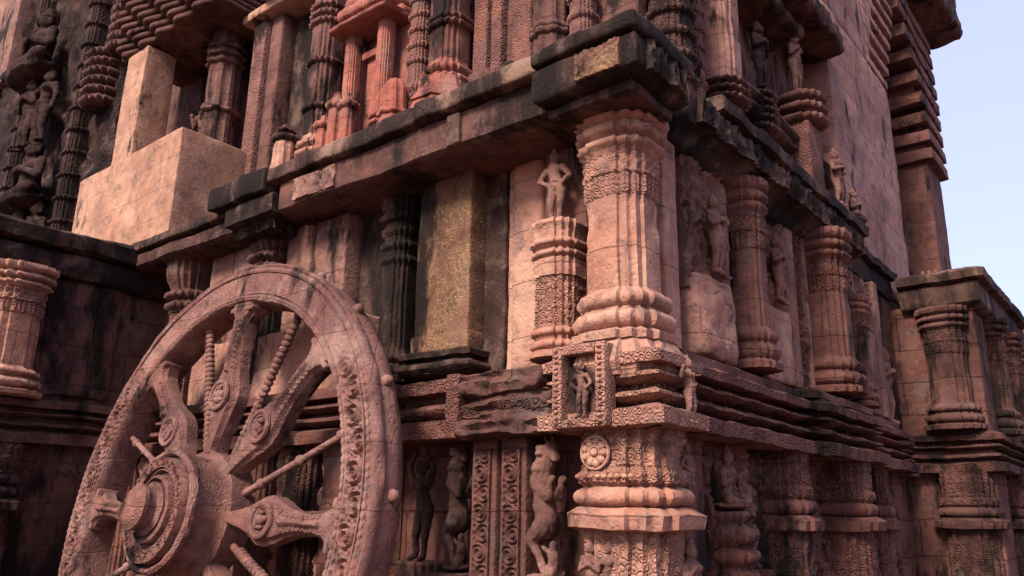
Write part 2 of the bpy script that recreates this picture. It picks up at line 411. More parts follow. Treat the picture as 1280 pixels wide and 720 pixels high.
# ------------------------------------------------------------------ carved figures: capsules fused into one skin
def fuse(shapes, voxel, name):
    g = G()
    for s in shapes: g.add(s)
    V, F = g.out(); me = bpy.data.meshes.new(name); me.from_pydata([tuple(v) for v in V], [], F)
    o = bpy.data.objects.new(name, me); COL.objects.link(o)
    md = o.modifiers.new('r', 'REMESH'); md.mode = 'VOXEL'; md.voxel_size = voxel
    ms = o.modifiers.new('s', 'SMOOTH'); ms.factor = .5; ms.iterations = 2
    dg = bpy.context.evaluated_depsgraph_get(); e = o.evaluated_get(dg); m2 = bpy.data.meshes.new_from_object(e)
    V = np.array([v.co[:] for v in m2.vertices]); F = [tuple(p.vertices) for p in m2.polygons]
    bpy.data.objects.remove(o); return weather(V, .0), F
def body(hip=(0, 0), arms='akimbo', lean=0., crown=True, female=False):
    hx = hip[0]; sh = []
    for s in (-1, 1):
        hp = (hx+s*.065, 0, .50); kn = (hx*.6+s*.075, -.03, .275); an = (s*.062, .0, .055)
        sh += [capsule(hp, .070, kn, .050), capsule(kn, .050, an, .032), capsule(an, .032, (s*.085, -.085, .028), .026)]
        sh.append(capsule((hx*.6+s*.075, -.035, .285), .05, (hx*.6+s*.075, -.035, .27), .05))
    cx = -hx*.5+lean
    sh += [ellip((hx, 0, .53), .125, .09, .085), capsule((hx, 0, .55), .088, (cx, 0, .70), .088), ellip((cx, 0, .76), .135, .088, .085)]
    sh += [ellip((hx, -.01, .575), .128, .095, .02), ellip((cx, -.02, .82), .085, .075, .018)]      # girdle, collar
    if female:
        for s in (-1, 1): sh.append(ellip((cx+s*.058, -.07, .755), .05, .05, .05))
    hz = .93; sh += [capsule((cx, 0, .82), .042, (cx, 0, .88), .04), ellip((cx, -.005, hz), .066, .072, .082)]
    sh += [ellip((cx, -.075, hz-.005), .012, .02, .022), ellip((cx, -.068, hz-.04), .022, .012, .008)]           # nose, mouth
    for s in (-1, 1): sh += [ellip((cx+s*.068, 0, hz-.01), .014, .02, .035), ellip((cx+s*.03, -.062, hz+.012), .014, .01, .008)]
    if crown: sh += [capsule((cx, .0, hz+.05), .06, (cx, 0, hz+.12), .032), ellip((cx, 0, hz+.045), .075, .075, .016)]
    else: sh += [ellip((cx+.05, .03, hz+.04), .05, .05, .045)]
    A = {'akimbo': [[(-.24, .0, .64), (-.12, -.06, .545)], [(.24, .0, .64), (.12, -.06, .545)]],
         'over': [[(-.215, -.01, .93), (-.09, -.02, 1.10)], [(.215, -.01, .93), (.09, -.02, 1.10)]],
         'offer': [[(-.20, -.02, .63), (-.12, -.10, .74)], [(.21, 0, .62), (.19, -.03, .44)]],
         'raise': [[(-.23, -.02, .70), (-.24, -.07, .86)], [(.20, 0, .62), (.10, -.08, .60)]],
         'fold': [[(-.19, -.03, .63), (-.03, -.12, .71)], [(.19, -.03, .63), (.03, -.12, .71)]]}[arms]
    for s, (el, ha) in zip((-1, 1), A):
        so = (cx+s*.135, 0, .785); el = (el[0]+cx, el[1], el[2])
        ha = (ha[0]+(cx if arms in ('over', 'offer', 'raise') else hx), ha[1], ha[2])
        sh += [capsule(so, .046, el, .036), capsule(el, .036, ha, .026), ellip(ha, .03, .03, .036)]
    return sh
FIG = {
    'akimbo': fuse(body((.03, 0), 'akimbo'), .011, 'f'), 'over': fuse(body((.05, 0), 'over', female=True, crown=False), .011, 'f'),
    'offer': fuse(body((-.035, 0), 'offer', female=True), .011, 'f'), 'raise': fuse(body((.045, 0), 'raise', female=True), .011, 'f'),
    'fold': fuse(body((-.02, 0), 'fold'), .011, 'f')}
def couple_shapes():
    out = []
    for dx, a, hp in ((-.15, 'fold', .04), (.15, 'offer', -.04)):
        for V, F in body((hp, 0), a, female=dx > 0): out.append((V*np.array([.92, 1, 1])+np.array([dx, dx*.15, 0]), F))
    return out
FIG['couple'] = fuse(couple_shapes(), .013, 'f')
def seated_shapes():
    sh = [s for s in body((0, 0), 'fold')]
    keep = sh[8:]                                                   # drop the legs
    keep = [(V-np.array([0, 0, .36]), F) for V, F in keep]
    for s in (-1, 1):
        keep += [capsule((s*.07, 0, .14), .075, (s*.25, -.12, .10), .055), capsule((s*.25, -.12, .10), .052, (-s*.02, -.17, .06), .034)]
    keep.append(ellip((0, -.02, .03), .30, .18, .045))
    return keep
FIG['seated'] = fuse(seated_shapes(), .011, 'f')
def lion_shapes():
    """rearing leogryph, seen from its side: rump below, chest thrown up, head turned back over the shoulder"""
    s = [ellip((.02, 0, .40), .115, .10, .13), capsule((.02, 0, .42), .10, (-.02, 0, .62), .095), ellip((-.035, 0, .68), .125, .10, .13),
         capsule((-.03, 0, .74), .10, (.03, 0, .86), .085), ellip((.06, -.01, .91), .085, .08, .085), capsule((.08, -.02, .90), .055, (.15, -.03, .87), .04),
         ellip((.15, -.04, .85), .035, .045, .018), capsule((.02, 0, .98), .02, (-.01, 0, 1.03), .012), capsule((.08, 0, .98), .02, (.09, 0, 1.03), .012)]
    for k in range(7):                                              # mane locks
        a = k/6; s.append(ellip((-.05+.06*a, -.045+.02*math.sin(k*2), .70+.24*a), .075, .055, .03))
        s.append(ellip((.02+.05*a, -.05, .74+.2*a), .03, .04, .03))
    for dy in (-.06, .06):
        s += [capsule((-.06, dy, .66), .05, (.10, dy*1.2, .58), .04), capsule((.10, dy*1.2, .58), .036, (.13, dy*1.2, .70), .03), ellip((.15, dy*1.2, .71), .04, .03, .03)]
        s += [capsule((.03, dy, .38), .085, (-.10, dy*1.2, .27), .055), capsule((-.10, dy*1.2, .27), .045, (.02, dy*1.2, .13), .032), capsule((.02, dy*1.2, .13), .034, (.07, dy*1.2, .05), .03), ellip((.10, dy*1.2, .035), .06, .04, .035)]
    s += [capsule((-.09, .02, .38), .028, (-.15, .03, .52), .024), capsule((-.15, .03, .52), .024, (-.13, .03, .66), .02), ellip((-.12, .03, .70), .03, .03, .045)]
    s += [ellip((.0, 0, .0), .20, .12, .03)]
    s += [capsule((.12, -.03, .06), .04, (.13, -.03, .16), .05), ellip((.13, -.04, .235), .035, .035, .04), capsule((.12, -.03, .16), .022, (.04, -.07, .22), .018)]
    return s
FIG['lion'] = fuse(lion_shapes(), .011, 'f')
FIGM = {}
def statue(kind, x, y, z, h, face, mat, label, cat='statue', name='statue', group=None, sx=1., flip=False):
    """carved figure of height h, face = direction it looks ('L' towards the wheel side, 'R' towards the side street face)"""
    V, F = FIG[kind]; V = V.copy(); V[:, 2] -= V[:, 2].min(); H = V[:, 2].max(); V *= h/H; V[:, 0] *= sx
    if flip: V[:, 0] *= -1
    V = V+h*(.008*vnoise(V/h+x*3.1+z, 7.)+.008*vnoise(V/h+x*1.7, 19.))*1.3
    a = {'L': 0, 'R': math.pi/2}[face] if isinstance(face, str) else face
    Mx = np.array(Matrix.Rotation(a, 3, 'Z')); V = V@Mx.T
    o = bpy.data.objects.new(name, raw_mesh(name, (V, F), mat, 80)); COL.objects.link(o); o.location = (x, y, z)
    o['label'] = label; o['category'] = cat
    if group: o['group'] = group
    return o
# ------------------------------------------------------------------ setting
solo('ground', None, None, box(-60, 60, -60, 60, -.5, 0, res=3, amp=0), M['earth'], kind='structure')

# ------------------------------------------------------------------ helpers for the order of the facade
def pillar(label, cx, cy, hw, z0, z1, mat, omat, sec=STEP, group=None, hwy=None, name='pillar', tassel=True, sh=.84, amp=.004, ang=0):
    t = thing(name, label, 'pillar', (cx, cy, z0), group); H = z1-z0
    f = lambda pr: [(z0+H*a, s) for a, s in pr]
    kw = dict(sec=sec, hwy=hwy, amp=amp, ang=ang)
    part('base', loft(cx, cy, hw, f([(0, 1.2), (.03, 1.24), (.045, 1.0)]+roll(.05, .125, .95, 1.16)+[(.13, .93)]+roll(.135, .20, .92, 1.09)+[(.215, sh)]), res=.01, **kw), mat, t)
    part('shaft', loft(cx, cy, hw, f([(.213, sh), (.62, sh*.97)]), **kw), mat, t)
    part('carved_band', loft(cx, cy, hw, f([(.60, sh*.95), (.615, sh*1.03), (.70, sh*1.04), (.705, sh*1.0), (.715, sh*1.06), (.80, sh*1.05), (.805, sh*.95)]), carve=c_tassel, **kw), omat, t)
    part('capital', loft(cx, cy, hw, f([(.80, sh*.97), (.82, .90)]+roll(.825, .865, .92, 1.04)+[(.872, .88)]+roll(.88, .93, .93, 1.10)+[(.937, .92), (.95, 1.08), (.97, 1.14), (1., 1.12)]), res=.01, **kw), mat, t)
    return t
def base_pillar(label, cx, cy, hw, mat, omat, z0=.9, z1=1.94, group=None, sec=STEP, hwy=None, slab_z=1.575, lcarve=c_tangle):
    """stout pillar of the lower storey: carved post, flat overhanging slab, swelling ring, block under the belt"""
    t = thing('lower_pillar', label, 'pillar', (cx, cy, z0), group); kw = dict(sec=sec, hwy=hwy)
    part('shaft', loft(cx, cy, hw, [(z0, .9), (slab_z-.035, .88)], carve=lcarve, depth=.016, **kw), omat, t)
    part('slab', loft(cx, cy, hw, [(slab_z-.04, 1.0), (slab_z-.03, 1.20), (slab_z+.02, 1.25), (slab_z+.045, 1.0)], res=.01, amp=.007, **kw), mat, t)
    part('ring', loft(cx, cy, hw, roll(slab_z+.045, slab_z+.125, .86, 1.08), res=.01, **kw), mat, t)
    part('block', loft(cx, cy, hw, [(slab_z+.12, .85), (slab_z+.14, 1.0), (slab_z+.18, 1.0), (slab_z+.19, .92), (z1+.02, .94)], carve=c_scroll, depth=.012, **kw), omat, t)
    return t
BELT = [(0, 1.945), (.045, 1.95), (.05, 2.01), (.0, 2.025), (-.075, 2.03), (-.075, 2.042)]+[(-.04+.06*math.sin(math.pi*i/5), 2.045+.05*i/5) for i in range(6)]+[(-.08, 2.10), (-.08, 2.115)]+[(-.04+.06*math.sin(math.pi*i/5), 2.12+.045*i/5) for i in range(6)]+[(-.075, 2.17), (-.07, 2.182), (.03, 2.186), (.035, 2.225), (-.02, 2.25)]
def shift(pr, dz=0., k=1.): return [(d*k, z+dz) for d, z in pr]

# ------------------------------------------------------------------ plinth walls
t = thing('plinth', 'red sandstone plinth wall of the temple behind the wheel and pillars', 'wall', (0, .6, 0))
part('wall', box(-4.6, -.2, .30, .9, -.1, 3.40, res=.09, amp=.006), M['redj'], t)
part('wall', box(-.9, -.13, .36, 4.7, -.1, 3.42, res=.09, amp=.006), M['redj'], t)
part('terrace', box(-9, -.12, .05, 12, 3.41, 3.52, res=.3), M['upper'], t)

# ------------------------------------------------------------------ the chariot wheel
WX, WY, WZ, WR = -2.37, -.45, 1.56, 1.36
wh = thing('wheel_carving', 'giant carved stone chariot wheel with eight broad spokes against the plinth', 'wheel', (WX, WY, WZ-WR))
c = (WX, WY, WZ)
part('rim', lathe_y(c, [(1.155, -.26), (1.15, -.40), (1.155, -.445), (1.165, -.455), (1.19, -.455), (1.197, -.438), (1.315, -.438), (1.322, -.458), (1.335, -.462), (1.345, -.455), (1.352, -.445), (1.366, -.452), (1.375, -.44), (1.378, -.40), (1.366, -.385), (1.37, -.37), (1.37, -.32), (1.36, -.28), (1.33, -.25)], 200, .006, cap=False), M['wheel'], wh)
# undulating scroll cut in the rim, worn smooth along the upper left
nth, nr = 1300, 18; th = np.linspace(0, 2*math.pi, nth, endpoint=False); rr = np.linspace(1.196, 1.317, nr+1)
A_, R_ = np.meshgrid(th, rr, indexing='ij'); hh = scroll(.131, .121)(A_*1.2510, R_-1.196)
worn = np.clip((np.cos(A_-R(88))-.45)/.22, 0, 1)                      # the worn arc
hh = hh*(1-.93*worn)+.35*worn
Pn = np.stack([R_*np.cos(A_), 0*A_, R_*np.sin(A_)], -1).reshape(-1, 3)
hh = hh+.12*pnoise(Pn*60).reshape(hh.shape)
V = np.stack([WX+R_*np.cos(A_), -.4365-.034*hh, WZ+R_*np.sin(A_)], -1).reshape(-1, 3); n = nr+1
F = [(k*n+j, ((k+1) % nth)*n+j, ((k+1) % nth)*n+j+1, k*n+j+1) for k in range(nth) for j in range(nr)]
Vb = V.copy(); Vb[:, 1] = -.43; nb = len(V)
ringF = []
for k in range(nth):
    k2 = (k+1) % nth
    ringF += [(k*n, nb+k*n, nb+k2*n, k2*n), (k*n+nr, k2*n+nr, nb+k2*n+nr, nb+k*n+nr)]
F2 = [(nb+k*n, nb+k*n+nr, nb+((k+1) % nth)*n+nr, nb+((k+1) % nth)*n) for k in range(nth)]
part('scroll_band', (np.concatenate([V, Vb]), F+ringF+F2), M['wheel'], wh)
def bead_fillet(r0, count, tube):
    n_, m_ = count*6, 8; a = np.linspace(0, 2*math.pi, n_, endpoint=False); V = []; F = []
    w0 = np.clip((np.cos(a-R(88))-.45)/.22, 0, 1)
    tb = tube*(.55+.45*np.abs(np.sin(a*count/2)))*(1-.5*w0)
    for j in range(m_):
        q = 2*math.pi*j/m_; rr_ = r0+tb*math.cos(q); V.append(np.stack([WX+rr_*np.cos(a), -.453+tb*math.sin(q), WZ+rr_*np.sin(a)], 1))
    V = np.stack(V, 1).reshape(-1, 3)
    for i in range(n_):
        for j in range(m_): F.append((i*m_+j, ((i+1) % n_)*m_+j, ((i+1) % n_)*m_+(j+1) % m_, i*m_+(j+1) % m_))
    return weather(V, .003), F
part('bead_fillet', bead_fillet(1.178, 190, .014), M['wheel'], wh); part('bead_fillet', bead_fillet(1.334, 215, .014), M['wheel'], wh)
# bosses on the tread
for a in (5, 27, 47, 66, 84, 100, 150, 172):
    ca, sa = math.cos(R(a)), math.sin(R(a)); p = np.array([WX+1.365*ca, -.345, WZ+1.365*sa])
    g = G(); V, F = capsule(p, .030, p+np.array([ca, 0, sa])*.012, .026, 12); g.add((weather(V, .010), F))
    part('boss', g, M['wheel'], wh)
# hub: a drum of turned rings with the axle end
hub = part('hub', lathe_y((WX, 0, WZ), [(.33, -.30), (.33, -.43), (.30, -.45), (.292, -.47), (.292, -.585), (.305, -.60), (.305, -.622), (.292, -.635), (.278, -.632), (.27, -.62), (.262, -.60), (.254, -.60), (.205, -.60), (.20, -.645), (.188, -.652), (.18, -.625), (.17, -.625), (.163, -.668), (.148, -.674), (.138, -.64), (.12, -.64)], 120, .007), M['wheelo'], wh)
part('axle_end', lathe_y((WX, 0, WZ), [(.125, -.645), (.13, -.675), (.112, -.69), (.10, -.692), (.10, -.725), (.112, -.732), (.112, -.752), (.09, -.765), (.082, -.775), (.06, -.782)], 48, .008), M['wheelo'], hub)
V, F = lathe_y((WX, 0, WZ), [(.205, -.62)]+[(.2055+.004*q, -.648) for q in range(13)]+[(.257, -.62)], 420, 0); V = V.copy()
A2 = np.arctan2(V[:, 2]-WZ, V[:, 0]-WX); R2 = np.hypot(V[:, 2]-WZ, V[:, 0]-WX); k = V[:, 1] < -.64
V[k, 1] -= .016*scroll(2*math.pi*.23/26, .05)(A2[k]*.23+2, R2[k]-.2055)
part('scroll_ring', (weather(V, .004), F), M['wheel'], hub)
# broad spokes
def ring_ellip(c_, r, tube, y, n=40, m_=8):
    V = []; F = []
    for i in range(n):
        a = 2*math.pi*i/n
        for j in range(m_):
            b = 2*math.pi*j/m_; q = r+tube*math.cos(b)
            V.append((c_[0]+q*math.cos(a), y+tube*math.sin(b), c_[1]+q*1.0*math.sin(a)))
    for i in range(n):
        for j in range(m_): F.append((i*m_+j, ((i+1) % n)*m_+j, ((i+1) % n)*m_+(j+1) % m_, i*m_+(j+1) % m_))
    return np.array(V), F
def spoke_shape():
    # half width along the radius (local x = radius)
    rs = [.28, .34, .42, .50, .57, .63, .70, .77, .85, .93, 1.0, 1.06, 1.09, 1.12, 1.165]
    ws = [.034, .036, .050, .078, .108, .118, .098, .068, .050, .046, .050, .062, .088, .115, .125]
    u = np.linspace(.30, 1.165, 110); w = np.interp(u, rs, ws); nv = 22; V = []; F = []
    front = -.425; back = -.345
    for i, (x, q) in enumerate(zip(u, w)):
        row = []
        for j in range(nv+1):
            s = -1+2*j/nv; e = abs(s)
            y = front-.020*(1-e**4)                                   # softly crowned face
            if .80 < e < .93: y += .016                               # groove along the edge
            if .76 < x < 1.05 and e < .3: y -= .022*(1-(e/.3)**2)     # midrib
            if .76 < x < 1.05 and .45 < e < .7: y -= .008*math.sin(x*210)
            if e >= .999: y += .015
            row.append((x, y, s*q))
        row += [(x, back, q), (x, back, -q)]
        V += row
    n = nv+3
    for i in range(len(u)-1):
        for j in range(n): F.append((i*n+j, (i+1)*n+j, (i+1)*n+(j+1) % n, i*n+(j+1) % n))
    F.append(tuple(range(n))); F.append(tuple((len(u)-1)*n+j for j in range(n-1, -1, -1)))
    return np.array(V), F
def place_spoke(vf, a):
    V, F = vf; ca, sa = math.cos(a), math.sin(a)
    V = np.asarray(V); return np.stack([WX+V[:, 0]*ca-V[:, 2]*sa, V[:, 1], WZ+V[:, 0]*sa+V[:, 2]*ca], 1), F
SP = spoke_shape()
def leafwork(u, v):
    return .5+.5*np.sin(u*130+np.abs(v-.05)*90)
for k in range(8):
    a = R(45*k-1)
    V, F = place_spoke(SP, a)
    s = part('spoke', (weather(V, .006), F), M['wheelo'], wh)
    g = G(); g.add(place_spoke(ring_ellip((.625, 0), .074, .014, -.450), a)); g.add(place_spoke(ring_ellip((.625, 0), .056, .007, -.448), a))
    part('medallion_ring', g, M['wheel'], s)
    g = G()                                                           # small seated figure in the medallion
    for (p, rx, ry, rz) in (((.625, -.452, 0), .030, .020, .026), ((.66, -.455, .006), .018, .018, .018), ((.597, -.452, .0), .018, .016, .052), ((.627, -.452, .034), .020, .014, .012), ((.627, -.452, -.034), .024, .014, .012)):
        g.add(ellip(p, rx, ry, rz, 10))
    V, F = place_spoke(g.out(), a); part('medallion_figure', (weather(V, .006), F), M['wheel'], s)
    g = G()                                                           # capital against the rim
    for (x0, x1, q) in ((1.10, 1.13, .122),):
        V, F = box(x0, x1, -.440, -.32, -q, q, r=.012, res=.03, amp=.008); g.add((V, F))
    part('spoke_capital', place_spoke(g.out(), a), M['wheel'], s)
    g = G(); b = a+R(22.5)                                            # slender beaded spoke between two broad ones
    p0 = np.array([.32, -.36, 0]); p1 = np.array([1.17, -.35, 0]); g.add(capsule(p0, .019, p1, .017, 10))
    bead = (k in (1, 2, 7, 6))
    if bead:
        for i in range(24):
            x = (.40+.74*i/23); g.add(ellip((x, -.355, 0), .021, .027, .027, 10))
    else:
        for i in range(3): g.add(ellip((.46+.3*i, -.355, 0), .03, .026, .026, 10))
    V, F = place_spoke(g.out(), b); part('slender_spoke', (weather(V, .004), F), M['wheel'], wh)

TILT = R(-7)                                                        # the old wheel leans a little back towards the wall
wh.rotation_euler = (TILT, 0, 0); wh.location.y += WR*math.sin(TILT)*1.0

# ------------------------------------------------------------------ corner of the plinth
p = pillar('stout pale faceted pillar at the corner of the plinth with ringed base', -.16, .165, .172, 2.27, 3.31, M['warm'], M['warmo'])
g = G()
cb = thing('corner_belt', 'projecting carved belt block under the stout corner pillar', 'belt course', (-.1, .1, 1.94))
part('moulding', run([(-.40, .30), (-.40, -.02), (.09, -.02), (.09, .27), (.0, .27)], BELT, res=.03, amp=.008, closed_back=.12), M['warmo'], cb)
part('cushion', loft(-.155, .17, .235, [(2.15, .98), (2.20, 1.06), (2.235, 1.0), (2.30, .82)], STEP, res=.012, amp=.010), M['warm'], cb)
# niche panel with its little figure
nf = thing('niche', 'square beaded frame of the tiny niche on the corner belt block', 'niche', (-.24, -.1, 1.95))
x0, x1, z0, z1 = -.335, -.085, 1.945, 2.275
g = G(); w_ = .045
for b in ((x0, x0+w_, z0, z1), (x1-w_, x1, z0, z1), (x0+w_+.002, x1-w_-.002, z0, z0+.035), (x0+w_+.002, x1-w_-.002, z1-.04, z1)):
    g.add(box(b[0], b[1], -.115, -.03, b[2], b[3], r=.008, res=.03, amp=.002))
for i in range(14):
    z = z0+.02+i*(z1-z0-.04)/13
    for x in (x0+.022, x1-.022): g.add(ellip((x, -.117, z), .012, .008, .009, 8))
part('frame', g, M['warmo'], nf)
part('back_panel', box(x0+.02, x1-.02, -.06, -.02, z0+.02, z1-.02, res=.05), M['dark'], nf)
statue('akimbo', -.21, -.085, 1.952, .235, 'L', M['pink'], 'tiny pale standing figure framed in the niche on the corner belt', sx=.9)
statue('raise', .12, .17, 1.94, .27, 'R', M['fig'], 'small worn figure clinging to the right side of the corner belt block')
for o_ in (cb, nf): o_.location.z -= .03
# lower corner pillar
lp = base_pillar('broad lower corner pillar with a flat overhanging slab under the belt', -.14, .18, .205, M['warm'], M['warmo'])
g = G(); fc = (-.19, 1.825)
for k in range(9):
    a = 2*math.pi*k/9; g.add(ellip((fc[0]+.042*math.cos(a), -.028, fc[1]+.042*math.sin(a)), .017, .014, .017, 10))
g.add(ellip((fc[0], -.03, fc[1]), .018, .016, .018, 10))
V, F = ring_ellip(fc, .062, .007, -.026, 32, 6); g.add((V, F)); V, F = ring_ellip(fc, .025, .006, -.03, 24, 6); g.add((V, F))
for i in range(9): g.add(ellip((-.27+.03*i, -.026, 1.735), .014, .010, .010, 8))
part('flower_medallion', g, M['warm'], lp)
statue('couple', -.19, -.0, 1.22, .29, 'L', M['fig'], 'carved couple standing in the recess below the overhanging slab', 'statue', sx=.9)
statue('offer', .04, .28, 1.15, .36, 'R', M['fig'], 'small worn figure on the shaded side of the lower corner pillar')
statue('akimbo', .05, .28, 1.66, .22, 'R', M['fig'], 'small eroded figure under the belt, right of the flower medallion')

# ------------------------------------------------------------------ wheel-side face, upper storey of the plinth
cl = thing('figure_column', 'slim ringed column carrying a standing figure beside the corner pillar', 'pillar', (-.50, .17, 2.25))
part('base', loft(-.50, .17, .115, [(2.25, 1.15), (2.275, 1.15), (2.285, .95)]+roll(2.285, 2.325, .95, 1.12)+[(2.33, .9)]+roll(2.345, 2.38, .95, 1.1)+[(2.39, .92)], STEP, res=.01), M['warm'], cl)
part('shaft', loft(-.50, .17, .115, [(2.385, .92), (2.66, .90)], STEP, carve=c_scroll), M['warmo'], cl)
part('capital', loft(-.50, .17, .115, [(2.62, .98), (2.70, .98), (2.705, .9)]+roll(2.71, 2.74, .95, 1.1)+[(2.75, .9)]+roll(2.76, 2.79, 1.0, 1.15)+[(2.80, .95), (2.84, 1.0), (2.865, 1.12), (2.885, 1.05)], STEP, res=.01), M['warm'], cl)
statue('akimbo', -.50, .13, 2.885, .385, 'L', M['fig'], 'standing figure with hands on hips atop the slim column by the corner pillar', sx=1.0)
solo('niche_backing', 'tall plain slab right behind the standing figure on the slim column', 'slab', box(-.63, -.385, .22, .32, 2.25, 3.33, res=.05), M['red'])
g = G()
g.add(box(-.86, -.66, .235, .34, 2.24, 3.36, r=.04, res=.04, amp=.006)); g.add(box(-.90, -.84, .26, .34, 2.24, 3.36, r=.03, res=.04, amp=.006))
solo('pilaster', 'smooth pinkish pilaster strip between the golden slab and the slim column', 'pilaster', g, M['warm'])
st = thing('stone_slab', 'upright plain slab mottled with golden lichen right of the wheel', 'slab', (-1.12, .15, 2.26))
part('panel', box(-1.425, -1.045, .14, .29, 2.385, 3.36, r=.010, res=.03, amp=.005), M['gold'], st)
part('carved_foot', box(-1.435, -1.035, .13, .27, 2.36, 2.46, r=.01, res=.03, amp=.004), M['gold'], st)
part('plinth_moulding', run([(-1.47, .29), (-1.47, .11), (-1.0, .11), (-1.0, .29)], [(-.03, 2.24), (.02, 2.25)]+[(.0+.03*math.sin(math.pi*i/5), 2.255+.055*i/5) for i in range(6)]+[(-.03, 2.315), (-.03, 2.33), (.01, 2.335), (.015, 2.36), (-.02, 2.375)], res=.03, amp=.007, closed_back=.1), M['jet'], st)
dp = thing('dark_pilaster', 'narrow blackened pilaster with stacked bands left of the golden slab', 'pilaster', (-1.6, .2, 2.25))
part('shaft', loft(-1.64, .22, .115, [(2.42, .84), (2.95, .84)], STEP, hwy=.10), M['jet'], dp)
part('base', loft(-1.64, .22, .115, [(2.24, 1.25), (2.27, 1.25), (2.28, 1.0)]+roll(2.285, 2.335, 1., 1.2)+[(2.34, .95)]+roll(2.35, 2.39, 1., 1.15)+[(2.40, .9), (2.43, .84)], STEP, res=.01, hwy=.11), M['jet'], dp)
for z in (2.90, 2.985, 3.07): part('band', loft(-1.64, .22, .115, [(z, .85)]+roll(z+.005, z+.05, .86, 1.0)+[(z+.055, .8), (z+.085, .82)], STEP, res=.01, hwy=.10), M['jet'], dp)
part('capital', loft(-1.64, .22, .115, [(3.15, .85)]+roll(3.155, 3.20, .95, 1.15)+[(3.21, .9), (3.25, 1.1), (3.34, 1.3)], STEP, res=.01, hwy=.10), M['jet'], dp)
pn = thing('double_panel', 'pale two-leaf stone panel above the wheel top', 'panel', (-2.33, .2, 2.25))
part('leaf', box(-2.62, -2.37, .13, .30, 2.26, 3.33, r=.02, res=.05, amp=.006), M['pink'], pn)
part('leaf', box(-2.35, -2.04, .14, .30, 2.26, 3.33, r=.02, res=.05, amp=.006), M['pink'], pn)
solo('shade_strip', 'recessed strip of wall painted black for shade between golden slab and pinkish pilaster', 'panel', box(-1.043, -.90, .25, .33, 2.26, 3.36, r=.01, res=.05), M['jet'])  # black colour paints the shade of the gap beside the slab
solo('dark_backing', 'narrow black strip of wall between pale panel and dark pilaster', 'panel', box(-2.02, -1.76, .24, .32, 2.26, 3.36, res=.05), M['jet'])  # near-black strip set back between panel and pilaster
pn = thing('blank_facing', 'pale plain panel above the upper left of the wheel', 'panel', (-3.3, .2, 2.25))
part('leaf', box(-3.55, -3.27, .15, .30, 2.26, 3.3, r=.02, res=.05), M['pink'], pn)
part('leaf', box(-3.25, -2.98, .14, .30, 2.26, 3.3, r=.02, res=.05), M['pink'], pn)
sc_ = thing('short_pilaster', 'short blackened ringed pilaster under the cornice above the wheel', 'pilaster', (-2.8, .15, 2.3))
part('shaft', loft(-2.80, .17, .13, [(2.26, .85), (3.06, .85)], STEP), M['darko'], sc_)
part('capital', loft(-2.80, .17, .13, [(3.04, .9)]+roll(3.05, 3.10, .95, 1.15)+[(3.11, .9)]+roll(3.12, 3.17, 1., 1.25)+[(3.18, .95), (3.22, 1.2), (3.32, 1.35)], STEP, res=.01), M['dark'], sc_)
sc_ = thing('short_pilaster', 'slim worn pilaster at the far upper left of the wheel', 'pilaster', (-3.85, .15, 2.3))
part('shaft', loft(-3.85, .2, .15, [(2.26, .85), (2.95, .85)], STEP), M['orn'], sc_)
part('capital', loft(-3.85, .2, .15, [(2.93, .9)]+roll(2.95, 3.01, .95, 1.15)+[(3.02, .9)]+roll(3.03, 3.09, 1., 1.2)+[(3.1, .95), (3.2, 1.2), (3.3, 1.3)], STEP, res=.01), M['dark'], sc_)
g = G()
for i in range(3): g.add(box(-4.46, -4.395+.010*(i % 2), -.56+.165*i, -.385+.17*i, 2.31, 3.14, r=.022, res=.04, amp=.016))
solo('pilaster', 'smooth draped-looking greyish strips of wall beside the far left ringed pillar', 'pilaster', g, M['redd'])

# belts on the wheel side
bl = thing('belt_course', 'straight double-grooved belt course right of the wheel', 'belt course', (-1.2, .1, 1.94))
part('moulding', run([(-1.44, .10), (-1.02, .08)], [(0, 1.945), (.05, 1.95), (.055, 2.03), (.0, 2.035), (-.03, 2.05), (.02, 2.07), (.03, 2.09), (.02, 2.11), (-.03, 2.12), (-.03, 2.155), (.045, 2.165), (.05, 2.225), (0, 2.24)], res=.03, amp=.007), M['orn'], bl)
part('strap', box(-1.045, -.965, .005, .25, 1.945, 2.245, r=.012, res=.03, amp=.006), M['orn'], bl)
er = thing('eroded_belt', 'crumbling eroded stretch of belt between strap and corner niche', 'belt course', (-.7, .1, 1.94))
part('upper_bed', strata(box(-.97, -.50, .0, .3, 2.13, 2.245, r=.03, res=.014, amp=.016), .03), M['dark'], er)
part('middle_bed', strata(box(-.97, -.46, .035, .3, 2.035, 2.14, r=.03, res=.014, amp=.016), .035), M['darko'], er)
part('lower_bed', strata(box(-.97, -.44, -.01, .3, 1.945, 2.045, r=.03, res=.014, amp=.018), .035), M['dark'], er)
bw = thing('belt_course', 'long belt course running behind the spokes of the wheel', 'belt course', (-3, .2, 1.94))
part('moulding', run([(-4.4, -.03), (-1.50, -.03)], BELT, res=.06), M['red'], bw)
